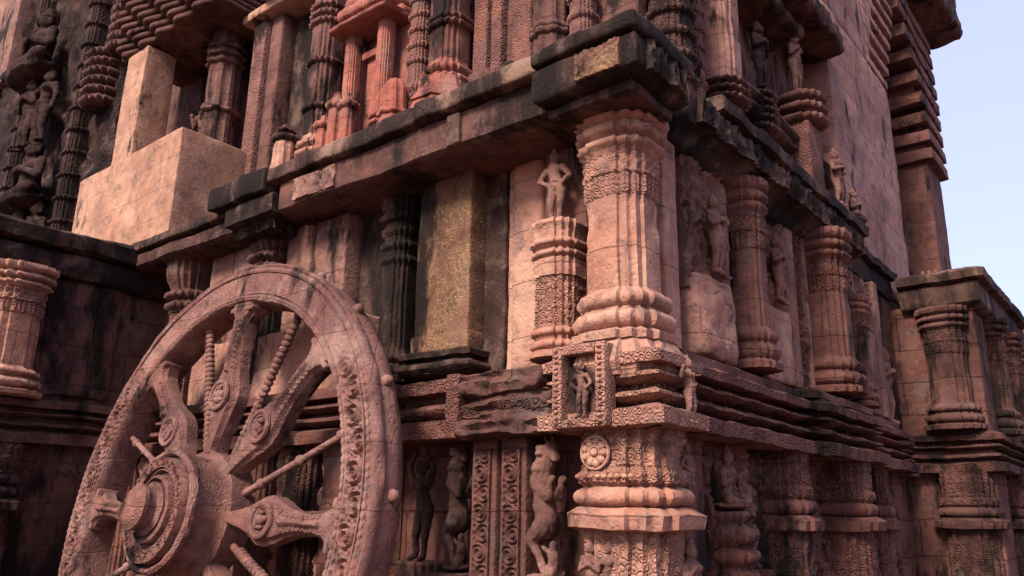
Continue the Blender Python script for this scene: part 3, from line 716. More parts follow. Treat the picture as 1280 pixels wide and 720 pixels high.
# lower storey behind and right of the wheel
solo('relief_panel', 'carved lower wall of pinkish stone glimpsed between the wheel spokes', 'relief', relief((-4.3, .10, .2), (1, 0, 0), (0, 0, 1), (0, -1, 0), 2.7, 1.72, noisy(tangle(12, 11.), 40, .3), 200, 130, .06, back=.19), M['warm'])
solo('relief_panel', 'plain pinkish panel of wall behind the top spokes of the wheel', 'panel', box(-3.5, -1.72, .06, .29, 2.2, 2.62, r=.02, res=.05, amp=.01), M['warm'])
for i, x in enumerate((-4.15, -3.75, -3.35, -2.95, -2.55, -2.15, -1.8)):
    lw = solo('pilaster', ['tall lower pilaster seen between the wheel spokes', 'carved lower pilaster seen between the wheel spokes'][i % 2], 'pilaster', loft(x, .08, .15, [(.2, .9), (1.5, .9), (1.51, 1.1), (1.56, 1.15), (1.58, .9), (1.93, .9)], STEP, hwy=.10, res=.04), M['orn' if i % 2 else 'red'], group='lower pilasters behind the wheel')
for i, x in enumerate((-3.3, -2.75, -2.0)):
    solo('ledge', 'short ledge block standing out behind the wheel spokes', 'ledge', box(x-.22, x+.22, -.16, .3, 1.62-.06*i, 1.70-.06*i, r=.02, amp=.006), M['pink'], group='ledges behind the wheel')
statue('over', -1.32, .16, 1.36, .53, 'L', M['figd'], 'dark slender woman with arms raised overhead beside the wheel rim', sx=.85)
solo('pedestal', 'small ringed pedestal under the dark woman beside the rim', 'pedestal', loft(-1.32, .2, .115, [(.9, .9), (1.2, .9), (1.21, 1.1), (1.26, 1.15), (1.27, .9), (1.30, 1.0), (1.35, 1.1), (1.362, 1.0)], STEP, res=.015), M['dark'])
statue('lion', -1.07, .15, 1.33, .60, 'L', M['figd'], 'blackened rearing beast with curled mane right of the dark woman', 'statue', sx=.62)
solo('pedestal', 'plain block under the blackened rearing beast', 'pedestal', box(-1.19, -.96, .03, .3, .9, 1.325, r=.012, res=.05), M['dark'])
for (xa, xb, lab) in ((-.945, -.80, 'narrow scroll-carved upright band, left of a pair, near the lion'), (-.775, -.63, 'narrow scroll-carved upright band directly beside the pale rearing lion')):
    b = thing('carved_band', lab, 'panel', ((xa+xb)/2, .15, .9))
    part('frame', box(xa, xb, .10, .3, .9, 1.935, r=.008, res=.04), M['red'], b)
    part('scroll_relief', relief((xa+.025, .099, .95), (0, 0, 1), (1, 0, 0), (0, -1, 0), .92, xb-xa-.05, noisy(scroll(.085, xb-xa-.05)), 220, 20, .022), M['red'], b)
statue('lion', -.525, .10, 1.32, .595, 'L', M['fig'], 'pale rearing lion statue beside the lower corner pillar', 'statue', sx=.80)
solo('pedestal', 'low block under the pale rearing lion', 'pedestal', box(-.63, -.41, -.03, .3, .9, 1.318, r=.012, res=.05), M['red'])

for o_ in (bl, er, bw): o_.location.z -= .03
# ------------------------------------------------------------------ cornice
CO = [(-.12, 3.30), (-.02, 3.315), (0, 3.33), (.0, 3.49), (-.02, 3.50)]
co = thing('cornice', 'long weathered cornice ledge above the wheel side', 'cornice', (-1.8, 0, 3.3))
part('fascia', run([(-2.42, -.10), (-.37, -.10)], CO, res=.05, amp=.008, closed_back=.5), M['dark'], co)
part('ledge_slab', box(-2.50, -1.2, -.155, .6, 3.502, 3.60, r=.018, res=.05, amp=.010), M['black'], co)
part('ledge_slab', box(-1.195, -.385, -.165, .6, 3.502, 3.605, r=.018, res=.05, amp=.010), M['black'], co)
part('carved_patch', relief((-2.25, -.101, 3.345), (1, 0, 0), (0, 0, 1), (0, -1, 0), .38, .13, tangle(22, 1.), 60, 24, .03), M['pink'], co)
part('rib', box(-.99, -.90, -.125, .1, 3.32, 3.49, r=.012, res=.04), M['black'], co)
cc = thing('cornice', 'massive blackened cornice corner block over the stout pillar', 'cornice', (-.1, 0, 3.3))
part('soffit', box(-.36, .075, -.13, .22, 3.27, 3.325, r=.015, res=.05, amp=.007), M['dark'], cc)  # blackened stone, with the underside shade put into the colour
part('fascia', run([(-.37, .1), (-.37, -.19), (.12, -.19), (.12, .24), (.0, .24)], [(-.06, 3.31), (.0, 3.325), (.015, 3.34), (.015, 3.475), (.0, 3.485)], res=.04, amp=.010, closed_back=.18), M['jet'], cc)
part('ledge_slab', box(-.382, .16, -.23, .28, 3.488, 3.565, r=.02, res=.04, amp=.012), M['jet'], cc)
part('carved_patch', relief((-.15, -.206, 3.345), (1, 0, 0), (0, 0, 1), (0, -1, 0), .22, .125, tangle(34, 4.), 44, 26, .022), M['gold'], cc)
part('corner_carving', relief((.136, -.12, 3.34), (0, 1, 0), (0, 0, 1), (1, 0, 0), .32, .14, tangle(16, 8.), 60, 26, .05), M['jet'], cc)
ccr = thing('cornice', 'dark carved cornice running back along the side street face', 'cornice', (0, 1.8, 3.3))
part('fascia', run([(.05, .42), (.05, 3.05), (-.10, 3.07), (-.10, 4.4)], [(-.16, 3.28), (-.1, 3.30), (-.05, 3.36), (0, 3.38), (0.01, 3.52), (-.02, 3.53)], res=.06, amp=.012, closed_back=.3), M['jet'], ccr)
part('ledge_slab', run([(.05, .72), (.05, 3.05), (-.10, 3.07), (-.10, 4.4)], [(-.02, 3.532), (.05, 3.54), (.055, 3.60), (.03, 3.62)], res=.06, amp=.014, closed_back=.5), M['jet'], ccr)
part('carved_frieze', relief((.055, .50, 3.385), (0, 1, 0), (0, 0, 1), (1, 0, 0), 2.5, .13, tangle(16, 2.), 320, 20, .05), M['jet'], ccr)
cx_ = thing('cornice', 'lower stepped cornice at the far left above the wheel', 'cornice', (-3.6, 0, 3.3))
part('fascia', run([(-4.6, -.06), (-2.98, -.06)], [(-.12, 3.29), (-.03, 3.30), (0, 3.32), (0, 3.40), (-.03, 3.41), (-.03, 3.425)], res=.06, amp=.010, closed_back=.5), M['darko'], cx_)
part('ledge_slab', box(-4.7, -2.99, -.09, .6, 3.43, 3.50, r=.018, res=.06, amp=.010), M['black'], cx_)
ck = thing('cornice', 'projecting black bracket block where the left cornice steps up', 'cornice', (-2.7, 0, 3.3))
part('bracket', run([(-2.97, .2), (-2.97, -.13), (-2.45, -.13), (-2.45, .2)], [(-.14, 3.24), (-.08, 3.26), (-.06, 3.31), (.0, 3.33), (.0, 3.44), (-.02, 3.45)], res=.05, amp=.010, closed_back=.2), M['jet'], ck)
part('ledge_slab', box(-3.13, -2.51, -.17, .6, 3.455, 3.61, r=.018, res=.05, amp=.012), M['jet'], ck)
solo('stone_fragment', 'loose broken stone slab lying on the cornice ledge', 'stone', rot(box(-.86, -.60, -.12, .08, 3.61, 3.665, r=.01, res=.04, amp=.010), (-.73, 0, 3.6), R(8)), M['upper'])

# ------------------------------------------------------------------ right face
br = thing('belt_course', 'triple-grooved belt course along the side street face', 'belt course', (.1, 2.2, 1.94))
part('moulding', run([(.06, .36), (.06, 1.75), (.12, 1.77), (.12, 2.75), (.06, 2.77), (.06, 3.7), (-.08, 3.72), (-.08, 4.5)], BELT, res=.05, amp=.010), M['orn'], br)
part('sill', run([(-.02, .36), (-.02, 1.75), (.06, 1.77), (.06, 2.75), (-.02, 2.77), (-.02, 3.7)], [(0, 2.252), (.03, 2.262), (.035, 2.30), (0.0, 2.315), (-.05, 2.32)], res=.05, amp=.010), M['red'], br)
br.location.z -= .03
solo('pilaster', 'plain tall flat strip directly right of the stout corner pillar', 'pilaster', box(-.21, -.06, .36, .49, 2.3, 3.34, r=.012, res=.05), M['warm'])
solo('pilaster', 'narrow plain strip behind the flat strip right of corner pillar', 'pilaster', box(-.21, -.11, .505, .57, 2.3, 3.36, r=.012, res=.05), M['red'])
solo('eroded_slab', 'large rounded blank slab with worn top below the crowded figures', 'slab', box(-.2, -.02, .60, 1.02, 2.30, 2.72, r=.055, res=.025, amp=.022), M['warm'])
statue('couple', -.02, .82, 2.71, .42, 'R', M['fig'], 'worn crowded pair of figures above the rounded blank slab', sx=.85)
GP = 'ringed pillars along the side street face'
pillar('ringed side pillar between the rounded blank slab and plain panel', -.05, 1.22, .118, 2.31, 3.34, M['red'], M['orn'], group=GP)
solo('blank_facing', 'plain blank panel low on the side wall between two ringed pillars', 'panel', box(-.2, -.05, 1.44, 1.86, 2.31, 2.74, r=.03, res=.04, amp=.008), M['warm'])
statue('couple', -.03, 1.63, 2.75, .40, 'R', M['fig'], 'worn pair of figures above the plain blank side panel', sx=.8)
solo('blank_facing', 'narrow plain upright strip beside the worn pair of side figures', 'panel', box(-.2, -.06, 1.88, 2.0, 2.31, 3.3, r=.02, res=.05), M['pink'])
pillar('thickest ringed side pillar midway along the side street face', -.02, 2.36, .165, 2.32, 3.36, M['red'], M['orn'], group=GP)
pillar('slim ringed side pillar just beyond the thickest side pillar', -.06, 3.05, .105, 2.32, 3.10, M['red'], M['orn'], group=GP)
statue('seated', -.08, 3.05, 3.10, .25, 'R', M['fig'], 'small seated figure on top of the slim ringed side pillar')
solo('blank_facing', 'plain pale panel between the thickest and the slim side pillars', 'panel', box(-.2, -.08, 2.62, 2.88, 2.32, 2.85, r=.03, res=.05), M['pink'])
solo('blank_facing', 'plain pale panel at the far end of the side wall', 'panel', box(-.2, -.06, 3.24, 3.62, 2.32, 2.95, r=.03, res=.05), M['pink'])
# lower storey
solo('pilaster', 'tall plain shaded strip right of the lower corner pillar', 'pilaster', box(-.2, -.06, .46, .64, .9, 1.94, r=.012, res=.05), M['red'])
GL = 'lower pillars along the side street face'
cl = thing('figure_column', 'slim stacked column with crouching figure under the side belt', 'pillar', (-.06, .86, .9))
part('shaft', loft(-.08, .86, .12, [(.9, .9), (1.3, .9)]+roll(1.305, 1.37, .9, 1.15)+[(1.38, .85)]+roll(1.39, 1.46, .9, 1.2)+[(1.47, .85)]+roll(1.48, 1.56, .95, 1.2)+[(1.57, .9), (1.60, 1.1), (1.62, 1.0)], STEP, res=.012, amp=.007), M['red'], cl)
statue('seated', -.05, .86, 1.625, .29, 'R', M['fig'], 'pale crouching figure on the slim stacked column under the side belt')
base_pillar('lower side pillar with double slabs below the blank panel', -.06, 1.50, .155, M['red'], M['orn'], group=GL, slab_z=1.56)
base_pillar('stout lower side pillar below the thickest ringed pillar', -.03, 2.36, .18, M['red'], M['orn'], group=GL, slab_z=1.56)
base_pillar('slim lower side pillar below the slim ringed pillar', -.06, 3.05, .13, M['red'], M['orn'], group=GL, slab_z=1.56)
for i, (y, k, z, hh_, lab) in enumerate(((1.14, 'raise', 1.36, .50, 'standing worn figure left of the double-slab lower side pillar'), (1.86, 'offer', 1.34, .50, 'standing figure between the double-slab and stout lower side pillars'), (2.76, 'fold', 1.34, .48, 'standing figure between the stout and slim lower side pillars'), (3.42, 'over', 1.34, .5, 'standing worn figure beyond the slim lower side pillar'))):
    statue(k, -.10, y, z, hh_, 'R', M['fig'], lab)
    solo('pedestal', 'small stepped pedestal under a standing lower figure on the side wall', 'pedestal', loft(-.10, y, .12, [(.9, .9), (z-.12, .9), (z-.11, 1.1), (z-.06, 1.15), (z-.05, .9), (z-.004, 1.05)], STEP, res=.02), M['red'], group='pedestals of the lower side figures')

for (ya, yb, za, zb, sd, lab) in ((.58, 1.05, 2.62, 3.30, 9., 'crowded worn relief behind the pair of figures above the rounded blank slab'), (1.42, 1.86, 2.72, 3.30, 10., 'crowded worn relief behind the pair of figures above the plain blank side panel'), (.66, .76, 1.0, 1.93, 1., 'narrow strip of crowded worn carving beside the shaded plain strip'), (1.0, 1.32, 1.0, 1.93, 2., 'crowded worn relief between stacked column and double-slab lower pillar'), (1.68, 2.14, 1.0, 1.93, 3., 'crowded worn relief between double-slab and stout lower side pillars'), (2.58, 2.90, 1.0, 1.93, 4., 'crowded worn relief between stout and slim lower side pillars'), (3.2, 3.68, 1.0, 1.93, 5., 'crowded worn relief at the far end of the lower side wall'), (1.38, 1.44, 2.32, 3.3, 6., 'thin carved strip beside the ringed pillar next to the blank slab'), (2.02, 2.15, 2.32, 3.3, 7., 'carved upright strip left of the thickest ringed side pillar'), (2.58, 2.9, 2.88, 3.3, 8., 'crowded worn relief above the pale blank side panel')):
    solo('relief_panel', lab, 'relief', relief((-.125, ya, za), (0, 1, 0), (0, 0, 1), (1, 0, 0), yb-ya, zb-za, noisy(tangle(15, sd), 40, .35), max(6, int((yb-ya)/.012)), int((zb-za)/.012), .085), M['fig' if za > 2.5 else 'orn'])

for (ya, yb, zb, xf, lab) in ((1.06, 1.10, 3.32, -.085, 'very thin plain fillet left of the first ringed side pillar'), (1.86, 1.885, 3.32, -.07, 'very thin plain fillet beside the blank side panel'), (2.16, 2.20, 3.32, -.06, 'thin plain fillet hugging the thickest ringed side pillar'), (2.90, 2.945, 3.1, -.08, 'thin plain fillet left of the slim ringed side pillar'), (3.165, 3.225, 3.34, -.07, 'plain fillet right of the slim ringed side pillar'), (3.63, 3.74, 3.36, -.05, 'plain upright edge strip closing the side wall before the recess')):
    solo('fillet_strip', lab, 'pilaster', box(-.2, xf, ya, yb, 2.32, zb, r=.008, res=.05, amp=.005), M['pink'])
solo('relief_panel', 'crowded worn relief over the pale panel at the end of the side wall', 'relief', relief((-.125, 3.24, 2.96), (0, 1, 0), (0, 0, 1), (1, 0, 0), .38, .38, noisy(tangle(15, 14.), 40, .35), 32, 32, .08), M['fig'])

# second pier, further along the street face
def pier(y0, x0, x1, y1, mat, omat, lab, dz=0., ccat='pier', nfar=3):
    t = thing('pier', lab, ccat, ((x0+x1)/2, y0, 0))
    part('wall', box(x0-.6, x1-.06, y0+.10, y1, -.1, 3.3+dz, res=.1, amp=.006), M['redj'], t)
    part('belt', run([(x0-.2, y0+.04), (x1, y0+.04), (x1, y1)], shift(BELT, dz), res=.06, amp=.010), omat, t)
    part('cornice', run([(x0-.08, y0+.02), (x1+.02, y0+.02), (x1+.02, y1)], [(-.12, 3.22+dz), (-.02, 3.25+dz), (0, 3.27+dz), (0, 3.42+dz), (-.04, 3.43+dz), (.05, 3.45+dz), (.06, 3.51+dz), (.0, 3.54+dz)], res=.06, amp=.012, closed_back=.5), M['black'], t)
    return t
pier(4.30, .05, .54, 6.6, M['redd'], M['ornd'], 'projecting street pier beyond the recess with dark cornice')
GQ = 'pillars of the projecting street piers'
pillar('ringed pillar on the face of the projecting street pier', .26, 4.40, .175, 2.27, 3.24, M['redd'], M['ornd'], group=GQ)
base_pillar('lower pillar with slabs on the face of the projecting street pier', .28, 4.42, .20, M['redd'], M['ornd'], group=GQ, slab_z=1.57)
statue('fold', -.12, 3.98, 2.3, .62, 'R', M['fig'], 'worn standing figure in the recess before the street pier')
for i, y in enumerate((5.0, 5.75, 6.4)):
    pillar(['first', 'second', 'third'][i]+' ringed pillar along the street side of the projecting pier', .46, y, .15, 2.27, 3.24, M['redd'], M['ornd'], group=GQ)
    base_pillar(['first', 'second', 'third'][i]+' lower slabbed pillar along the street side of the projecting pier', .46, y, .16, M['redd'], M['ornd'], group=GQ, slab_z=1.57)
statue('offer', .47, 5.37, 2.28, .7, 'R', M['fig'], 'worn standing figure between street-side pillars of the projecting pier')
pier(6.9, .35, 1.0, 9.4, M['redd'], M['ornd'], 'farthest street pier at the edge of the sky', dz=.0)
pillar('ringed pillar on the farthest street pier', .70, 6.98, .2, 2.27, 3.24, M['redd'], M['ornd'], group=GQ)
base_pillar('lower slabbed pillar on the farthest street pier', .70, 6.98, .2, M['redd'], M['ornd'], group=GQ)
g = G()
for i in range(3): g.add(box(.12+.05*i, .15+.05*i, 4.5, 4.6, 3.54, 3.62, r=.008))
solo('finial', 'small ribbed stub standing on the street pier cornice', 'finial', g, M['red'])

# ------------------------------------------------------------------ far left pier in front of the wheel
t = thing('pier', 'shadowed projecting pier at the far left edge beyond the wheel', 'pier', (-4.9, -.7, 0))
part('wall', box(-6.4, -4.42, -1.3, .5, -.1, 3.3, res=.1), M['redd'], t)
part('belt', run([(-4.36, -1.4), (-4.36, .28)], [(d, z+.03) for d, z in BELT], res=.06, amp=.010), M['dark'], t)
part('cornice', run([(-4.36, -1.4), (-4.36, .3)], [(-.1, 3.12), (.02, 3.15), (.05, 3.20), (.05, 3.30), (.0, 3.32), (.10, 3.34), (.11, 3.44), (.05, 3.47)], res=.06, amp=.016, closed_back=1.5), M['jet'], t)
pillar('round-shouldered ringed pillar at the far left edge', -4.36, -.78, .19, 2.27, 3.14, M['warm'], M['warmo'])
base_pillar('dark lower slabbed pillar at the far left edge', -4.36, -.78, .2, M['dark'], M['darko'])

# ------------------------------------------------------------------ upper storey, set back on the terrace: wheel side
t = thing('temple_body', 'dark red masonry body of the temple rising behind the terrace', 'temple', (-3, 2, 3.5))
part('wall', box(-7.6, -.75, 1.35, 3, 3.4, 9, res=.15, amp=.012), M['upper'], t)
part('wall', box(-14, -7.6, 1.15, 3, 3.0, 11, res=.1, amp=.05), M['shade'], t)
part('wall', box(-3, -.70, 1.30, 4.3, 3.4, 9.5, res=.15, amp=.012), M['upper'], t)
rb = G()
for x, w_ in ((-2.02, .07), (-1.86, .05), (-1.62, .09), (-1.1, .06)): rb.add(box(x-w_, x+w_, 1.22, 1.4, 3.5, 7, r=.02, res=.12, amp=.006))
part('ribs', rb, M['uppero'], t)
bk = solo('repair_block', 'large smooth peach repair block resting on the terrace', 'block', box(-6.85, -4.80, .40, 1.30, 3.5, 4.83, r=.012, res=.08, amp=.006), M['block'])
solo('repair_post', 'tall plain peach post standing behind the repair block', 'post', box(-6.72, -6.28, .62, .95, 4.0, 6.34, r=.012, res=.08, amp=.006), M['block'])
cbk = thing('corbel_band', 'stacked rippled corbel courses above the plain peach post', 'corbel', (-5.9, .9, 6.2))
for i in range(8):
    V, F = box(-6.95+.04*i, -4.95-.03*i, .60-.03*i, 1.4, 6.36+.088*i, 6.42+.088*i, r=.025, res=.03, amp=.006)
    V = V.copy(); k = V[:, 1] < .9; V[k, 1] += .04*np.sin(V[k, 0]*17+i*1.6); V[:, 2] += .018*np.sin(V[:, 0]*17+i*1.6)
    part('course', (V, F), M['dark'], cbk)
for (x, y, z, n_, w_, lab) in ((-8.2, 1.0, 6.35, 6, .19, 'dark stack of stepped ring mouldings left of the peach post'), (-7.75, .95, 6.95, 5, .13, 'smaller dark stack of ring mouldings just above the peach post')):
    pr = []
    for i in range(n_): pr += roll(z+.13*i, z+.13*i+.115, .8, 1.1, 5)
    solo('moulding_stack', lab, 'moulding', loft(x, y, w_*1.3, pr, STEP, res=.02), M['dark'])
def tall(label, x, y, hw, z0, z1, mat, rings, sec=STEP, base=None):
    t = thing('upper_pillar', label, 'pillar', (x, y, z0))
    part('shaft', loft(x, y, hw, [(z0+.3, .84), (z1, .82)], sec, res=.06), mat, t)
    part('base', loft(x, y, hw, [(z0, 1.25), (z0+.10, 1.2)]+roll(z0+.11, z0+.18, 1., 1.2)+[(z0+.19, .9)]+roll(z0+.2, z0+.27, .95, 1.12)+[(z0+.28, .85), (z0+.32, .84)], sec, res=.012), base or mat, t)
    for z in rings: part('ring', loft(x, y, hw, [(z-.005, .80)]+roll(z, z+.055, .88, 1.04)+[(z+.06, .80)], sec, res=.01), mat, t)
    return t
tall('fluted shaded pillar inside the niche behind the repair block', -5.52, 1.12, .20, 4.3, 6.5, M['upper'], (5.45, 6.0, 6.09, 6.18), FLU)
statue('raise', -5.95, 1.2, 5.0, .85, 'L', M['upper'], 'shadowed figure in the niche beside the fluted pillar')
dj = thing('door_jamb', 'worn carved jamb strips with pale lintel in the upper wall', 'door frame', (-4.6, 1.1, 4.3))
part('jamb', box(-4.92, -4.72, 1.05, 1.36, 3.6, 6.25, r=.02, res=.1), M['uppero'], dj); part('jamb', box(-4.70, -4.52, 1.10, 1.36, 3.6, 6.25, r=.02, res=.1), M['upper'], dj)
part('lintel', box(-5.05, -4.1, .98, 1.36, 6.26, 6.36, r=.02, res=.08), M['warm'], dj)
solo('shade_slab', 'recess slab painted black for shade right of the worn jamb strips', 'panel', box(-4.5, -3.95, 1.25, 1.37, 3.6, 6.25, res=.15), M['jet'])  # black colour paints the shade of the recess between jamb and pillar
statue('seated', -4.45, .95, 6.37, .5, 'L', M['upper'], 'weathered lump of carving above the pale lintel')
tall('shaded slender pillar left of the rose-coloured shrine', -3.76, 1.12, .165, 4.35, 7, M['upper'], (4.9, 5.35, 5.75, 5.83, 5.91), base=M['warm'])
mt_ = thing('miniature_tower', 'small ribbed miniature tower at the foot of the slender pillar', 'miniature shrine', (-4.0, .95, 4.2))
part('tower_body', loft(-3.98, .92, .11, [(4.15, 1.1), (4.55, .95), (4.62, .8)], FLU, res=.03), M['warm'], mt_)
part('crown_disc', loft(-3.98, .92, .11, roll(4.62, 4.69, .8, 1.15)+[(4.70, .6)]+roll(4.71, 4.75, .5, .8)+[(4.80, .2)], FLU, res=.012), M['upper'], mt_)
# rose shrine
sh = thing('rose_shrine', 'rose-red miniature shrine with canopy and paired posts in the upper wall', 'shrine', (-3.08, 1.0, 4.3))
part('back_panel', box(-3.42, -2.74, 1.18, 1.36, 3.6, 5.55, r=.01, res=.1), M['shrine'], sh)
for x in (-3.31, -2.90):
    p = part('post', loft(x, 1.06, .085, [(4.35, 1.0), (4.42, 1.0), (4.43, .8), (5.5, .78)], STEP, res=.06), M['shrine'], sh)
    g = G()
    for z in (4.50, 4.56): g.add(loft(x, 1.06, .085, roll(z, z+.045, .9, 1.15), STEP, res=.01))
    part('ring', g, M['shrine'], p)
part('door_panel', box(-3.20, -3.01, 1.12, 1.2, 4.4, 5.3, r=.015, res=.1), M['shrine'], sh)
part('inner_frame', box(-3.23, -2.98, 1.08, 1.18, 5.22, 5.29, r=.012, res=.06), M['shrine'], sh)
V, F = box(-3.45, -2.72, .86, 1.36, 5.45, 5.57, r=.03, res=.04, amp=.008)
V = V.copy(); k = V[:, 2] > 5.5; V[k, 1] += .22*(1.36-V[k, 1])/.58
part('canopy', (V, F), M['shrine'], sh)
for i in range(4):
    V, F = box(-3.40+.04*i, -2.77-.03*i, .90+.05*i, 1.36, 5.57+.13*i, 5.68+.13*i, r=.04, res=.03, amp=.01); V = V.copy()
    V[:, 2] += .025*np.sin(V[:, 0]*38+i); V[:, 1] += .02*np.sin(V[:, 0]*38+i)
    part('roof_tier', (V, F), M['shrine'], sh)
for x, h_, y in ((-3.46, .42, .93), (-3.27, .56, .90), (-3.12, .50, .90)):
    part('turret', loft(x, y, .075, [(4.2, 1.15), (4.3, 1.1), (4.31, .85), (4.25+h_*.8, .8)]+roll(4.25+h_*.8+.005, 4.25+h_*.8+.07, .9, 1.25)+[(4.25+h_, .5), (4.30+h_, .3)], FLU, res=.02), M['shrine'], sh)
tall('slim carved column with stacked knots right of the rose shrine', -2.58, 1.15, .10, 4.5, 6.5, M['uppero'], tuple(4.95+.14*i for i in range(9)))
pt = thing('miniature_tower', 'rose miniature turret with ribbed sides right of the shrine posts', 'miniature shrine', (-2.62, .98, 4.2))
part('tower_body', loft(-2.66, .98, .12, [(4.15, 1.1), (4.42, 1.05), (4.43, .95), (4.70, .9), (4.78, .5)], FLU, res=.03), M['shrine'], pt)
part('crown_disc', loft(-2.66, .98, .12, roll(4.46, 4.51, .95, 1.15), FLU, res=.012), M['shrine'], pt)
tall('shaded ribbed pillar on a rose pedestal right of the shrine', -2.26, 1.15, .17, 4.52, 6.5, M['upper'], (5.12, 5.17), base=M['shrine'])
solo('rose_pedestal', 'smooth rose-coloured block under the ribbed upper pillar', 'pedestal', loft(-2.24, 1.1, .26, [(3.6, 1.0), (4.36, 1.0), (4.45, .92), (4.46, .98), (4.53, .8), (4.66, .66)], section('oct'), amp=.012), M['shrine'])
tall('fluted upper pillar near the corner above the cornice ledge', -1.33, 1.2, .15, 4.1, 6.5, M['upper'], (4.72, 4.76), FLU)
tall('narrow carved upper column close behind the cornice corner', -1.06, 1.2, .10, 4.0, 6.5, M['uppero'], tuple(4.3+.15*i for i in range(6)))
# dark figured wall at the far upper left
for i, (x, z, hh_, k) in enumerate(((-9.35, 4.15, 1.15, 'couple'), (-9.55, 5.25, 1.05, 'seated'), (-9.8, 6.2, 1.15, 'couple'), (-10.1, 7.3, 1.2, 'seated'))):
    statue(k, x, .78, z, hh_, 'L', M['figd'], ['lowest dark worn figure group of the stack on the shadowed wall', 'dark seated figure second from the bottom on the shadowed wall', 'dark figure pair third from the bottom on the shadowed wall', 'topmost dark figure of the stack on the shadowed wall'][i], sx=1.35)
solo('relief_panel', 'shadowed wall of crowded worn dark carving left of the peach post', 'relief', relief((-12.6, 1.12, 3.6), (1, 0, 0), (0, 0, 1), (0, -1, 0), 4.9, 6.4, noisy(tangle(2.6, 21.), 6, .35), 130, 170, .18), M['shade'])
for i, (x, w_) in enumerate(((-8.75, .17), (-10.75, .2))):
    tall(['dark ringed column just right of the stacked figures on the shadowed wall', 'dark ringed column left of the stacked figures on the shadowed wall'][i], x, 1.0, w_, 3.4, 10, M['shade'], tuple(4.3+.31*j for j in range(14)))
solo('column_drum', 'dark rounded ringed base under the stacked figures of the shadowed wall', 'pedestal', loft(-9.55, .95, .42, [(3.3, 1.1)]+roll(3.4, 3.6, 1, 1.2)+roll(3.65, 3.85, .95, 1.15)+roll(3.9, 4.1, .9, 1.1)+[(4.18, .8)], STEP, res=.04, amp=.01), M['dark'])
solo('plain_strip', 'pale plain masonry strip at the top left corner', 'buttress', box(-13.2, -12.0, .9, 1.3, 8.1, 11, res=.2), M['pink'])

# ------------------------------------------------------------------ upper storey: street side
def rings_stack(label, x, y, hw, z0, n_, dz, mat, extra=None, cat='pilaster'):
    t = thing('ringed_pilaster', label, cat, (x, y, z0)); pr = []
    for i in range(n_): pr += roll(z0+dz*i, z0+dz*(i+.85), .82, 1.12, 6)
    part('rings', loft(x, y, hw, pr, STEP, res=.012), mat, t)
    if extra: part('shaft', loft(x, y, hw, [(z0+dz*n_-.02, .85), (extra, .85)], STEP, res=.08), M['pier'], t)
    part('foot', box(x-hw*.9, x+hw*.6, y-hw*.8, y+hw*.8, 3.6, z0+.01, r=.02, res=.05, amp=.01), M['uppero'], t)
    return t
rings_stack('pale plain street-side pilaster rising behind the cornice corner with dark rings', -.52, 2.10, .17, 4.32, 3, .062, M['dark'], 7)
rings_stack('shorter ringed pilaster beside the pale plain upper pilaster', -.52, 2.72, .15, 4.36, 5, .066, M['upper'])
tall('dark carved upper pillar right above the cornice corner', -.55, 1.45, .15, 3.7, 7, M['darko'], tuple(4.2+.16*i for i in range(8)))
tall('second dark carved pillar behind the cornice corner', -.58, 1.78, .10, 3.7, 7, M['uppero'], tuple(4.2+.14*i for i in range(8)))
tall('thin dark carved pillar between pale pilaster and upper statue', -.60, 2.42, .09, 3.7, 7, M['uppero'], tuple(4.3+.14*i for i in range(10)))
rings_stack('round ringed pedestal carrying the pale upper street-side statue', -.45, 3.52, .19, 4.72, 3, .10, M['upper'], cat='pedestal')
statue('offer', -.45, 3.50, 5.03, .62, 'R', M['fig'], 'pale standing woman statue high on the street side under dark eaves')
lg = thing('upper_ledge', 'rippled dark ledge below the pale upper street-side statue', 'ledge', (-.5, 3, 4.4))
part('moulding', run([(-.50, 2.3), (-.50, 4.25)], [(0, 4.44)]+[(.04+.04*math.sin(math.pi*i/5), 4.45+.07*i/5) for i in range(6)]+[(.02, 4.53)]+[(.05+.05*math.sin(math.pi*i/5), 4.54+.07*i/5) for i in range(6)]+[(0, 4.62)], res=.04, amp=.016), M['dark'], lg)
statue('couple', -.22, 3.60, 3.98, .50, 'R', M['fig'], 'pale broken pair of figures below the upper street-side ledge')
statue('seated', -.22, 3.98, 3.97, .32, 'R', M['fig'], 'small pale broken seated figure beside the broken pair')
statue('fold', -.46, 2.72, 4.72, .62, 'R', M['figd'], 'dark worn figure on top of the shorter ringed pilaster')
solo('eave', 'dark overhanging stone eave above the upper street-side statue', 'eave', box(-.9, -.22, 2.95, 4.3, 5.74, 5.95, r=.05, res=.04, amp=.03), M['dark'])
solo('eave', 'dark lower lip of stone eave left of the upper street-side statue', 'eave', box(-.9, -.38, 2.4, 3.6, 5.58, 5.73, r=.05, res=.04, amp=.03), M['dark'])

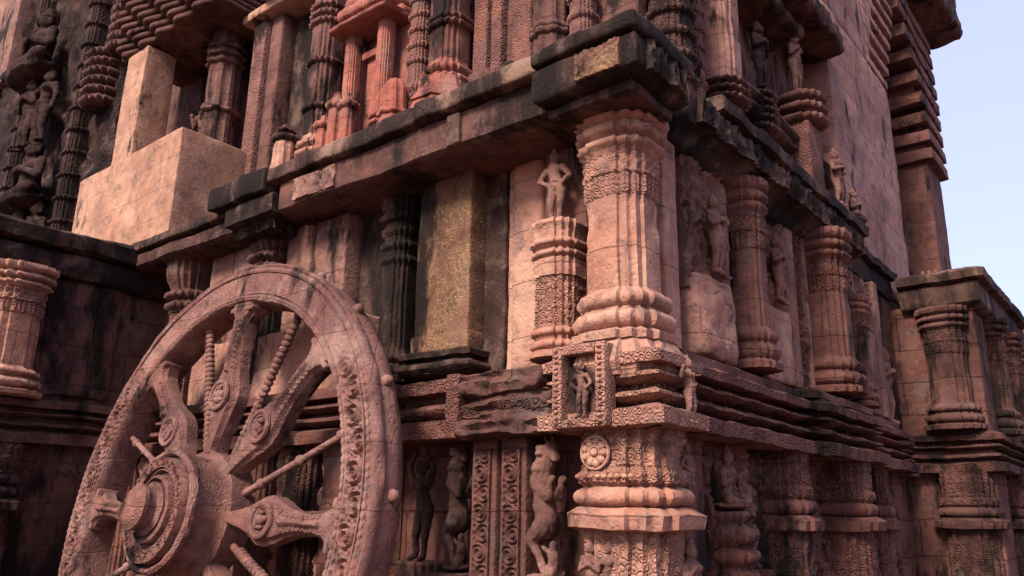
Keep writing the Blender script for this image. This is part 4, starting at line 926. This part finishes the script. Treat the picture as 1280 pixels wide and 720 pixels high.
# ------------------------------------------------------------------ the plain corbelled arch buttress
ap = thing('arch_pier', 'tall plain pinkish buttress wall with stepped corbels at its arch', 'buttress', (-.8, 5.4, 3.5))
part('wall', box(-3.6, -.40, 4.32, 6.55, 3.4, 6.42, r=.02, res=.12, amp=.012), M['pier'], ap)  # depth carried inward to keep light out of the arch
part('wall', box(-3.6, -.405, 4.34, 5.80, 6.425, 12, r=.02, res=.12, amp=.012), M['pier'], ap)
part('wall', box(-3.6, -.80, 5.70, 7.6, 6.43, 12, r=.02, res=.12, amp=.012), M['pier'], ap)
for i in range(9):
    part('corbel', box(-1.55, -.40, 5.78, 6.58+.13*i, 6.46+.235*i, 6.55+.235*i, r=.010, res=.08, amp=.006), M['pier'], ap)
    if i: part('infill', box(-1.55, -.402, 5.785, 5.80+.105*i, 6.30+.235*i, 6.455+.235*i, r=.004, res=.08, amp=.004), M['pier'], ap)
fj = thing('arch_jamb', 'far jamb of the corbelled arch with jutting corbel courses against sky', 'buttress', (-.8, 8.7, 3.5))
part('wall', box(-3.6, -.42, 8.35, 9.15, 3.4, 7.0, r=.02, res=.12, amp=.012), M['red'], fj)  # darker stone than the pier puts the arch shade into the colour
part('wall', box(-3.6, -.42, 8.10, 9.15, 7.0, 11, r=.02, res=.12, amp=.012), M['red'], fj)
for i in range(9):
    part('corbel', box(-3.6, -.32, 8.27-.02*i*i, 9.22, 6.20+.25*i, 6.36+.25*i, r=.012, res=.08, amp=.010), M['red'], fj)
solo('closing_block', 'plain masonry block closing the corbelled arch at the top', 'masonry', box(-3.6, -.44, 7.6, 9.1, 8.5, 12, r=.02, res=.15), M['pier'])
solo('added_backing', 'added masonry at the back of the corbelled arch to shut out light', 'masonry', box(-4.4, -3.5, 4.4, 9.1, 3.4, 12, r=.02, res=.2), M['upper'])  # added closure, keeps light from entering behind the arch
solo('overhang', 'dark heavy overhanging cornice block at the top edge of sky', 'cornice', box(-1.6, .03, 7.3, 9.85, 8.62, 9.5, r=.06, res=.07, amp=.035), M['dark'])
for o in bpy.data.objects:
    if 'category' in o.keys() and 'kind' not in o.keys(): o['kind'] = 'thing'
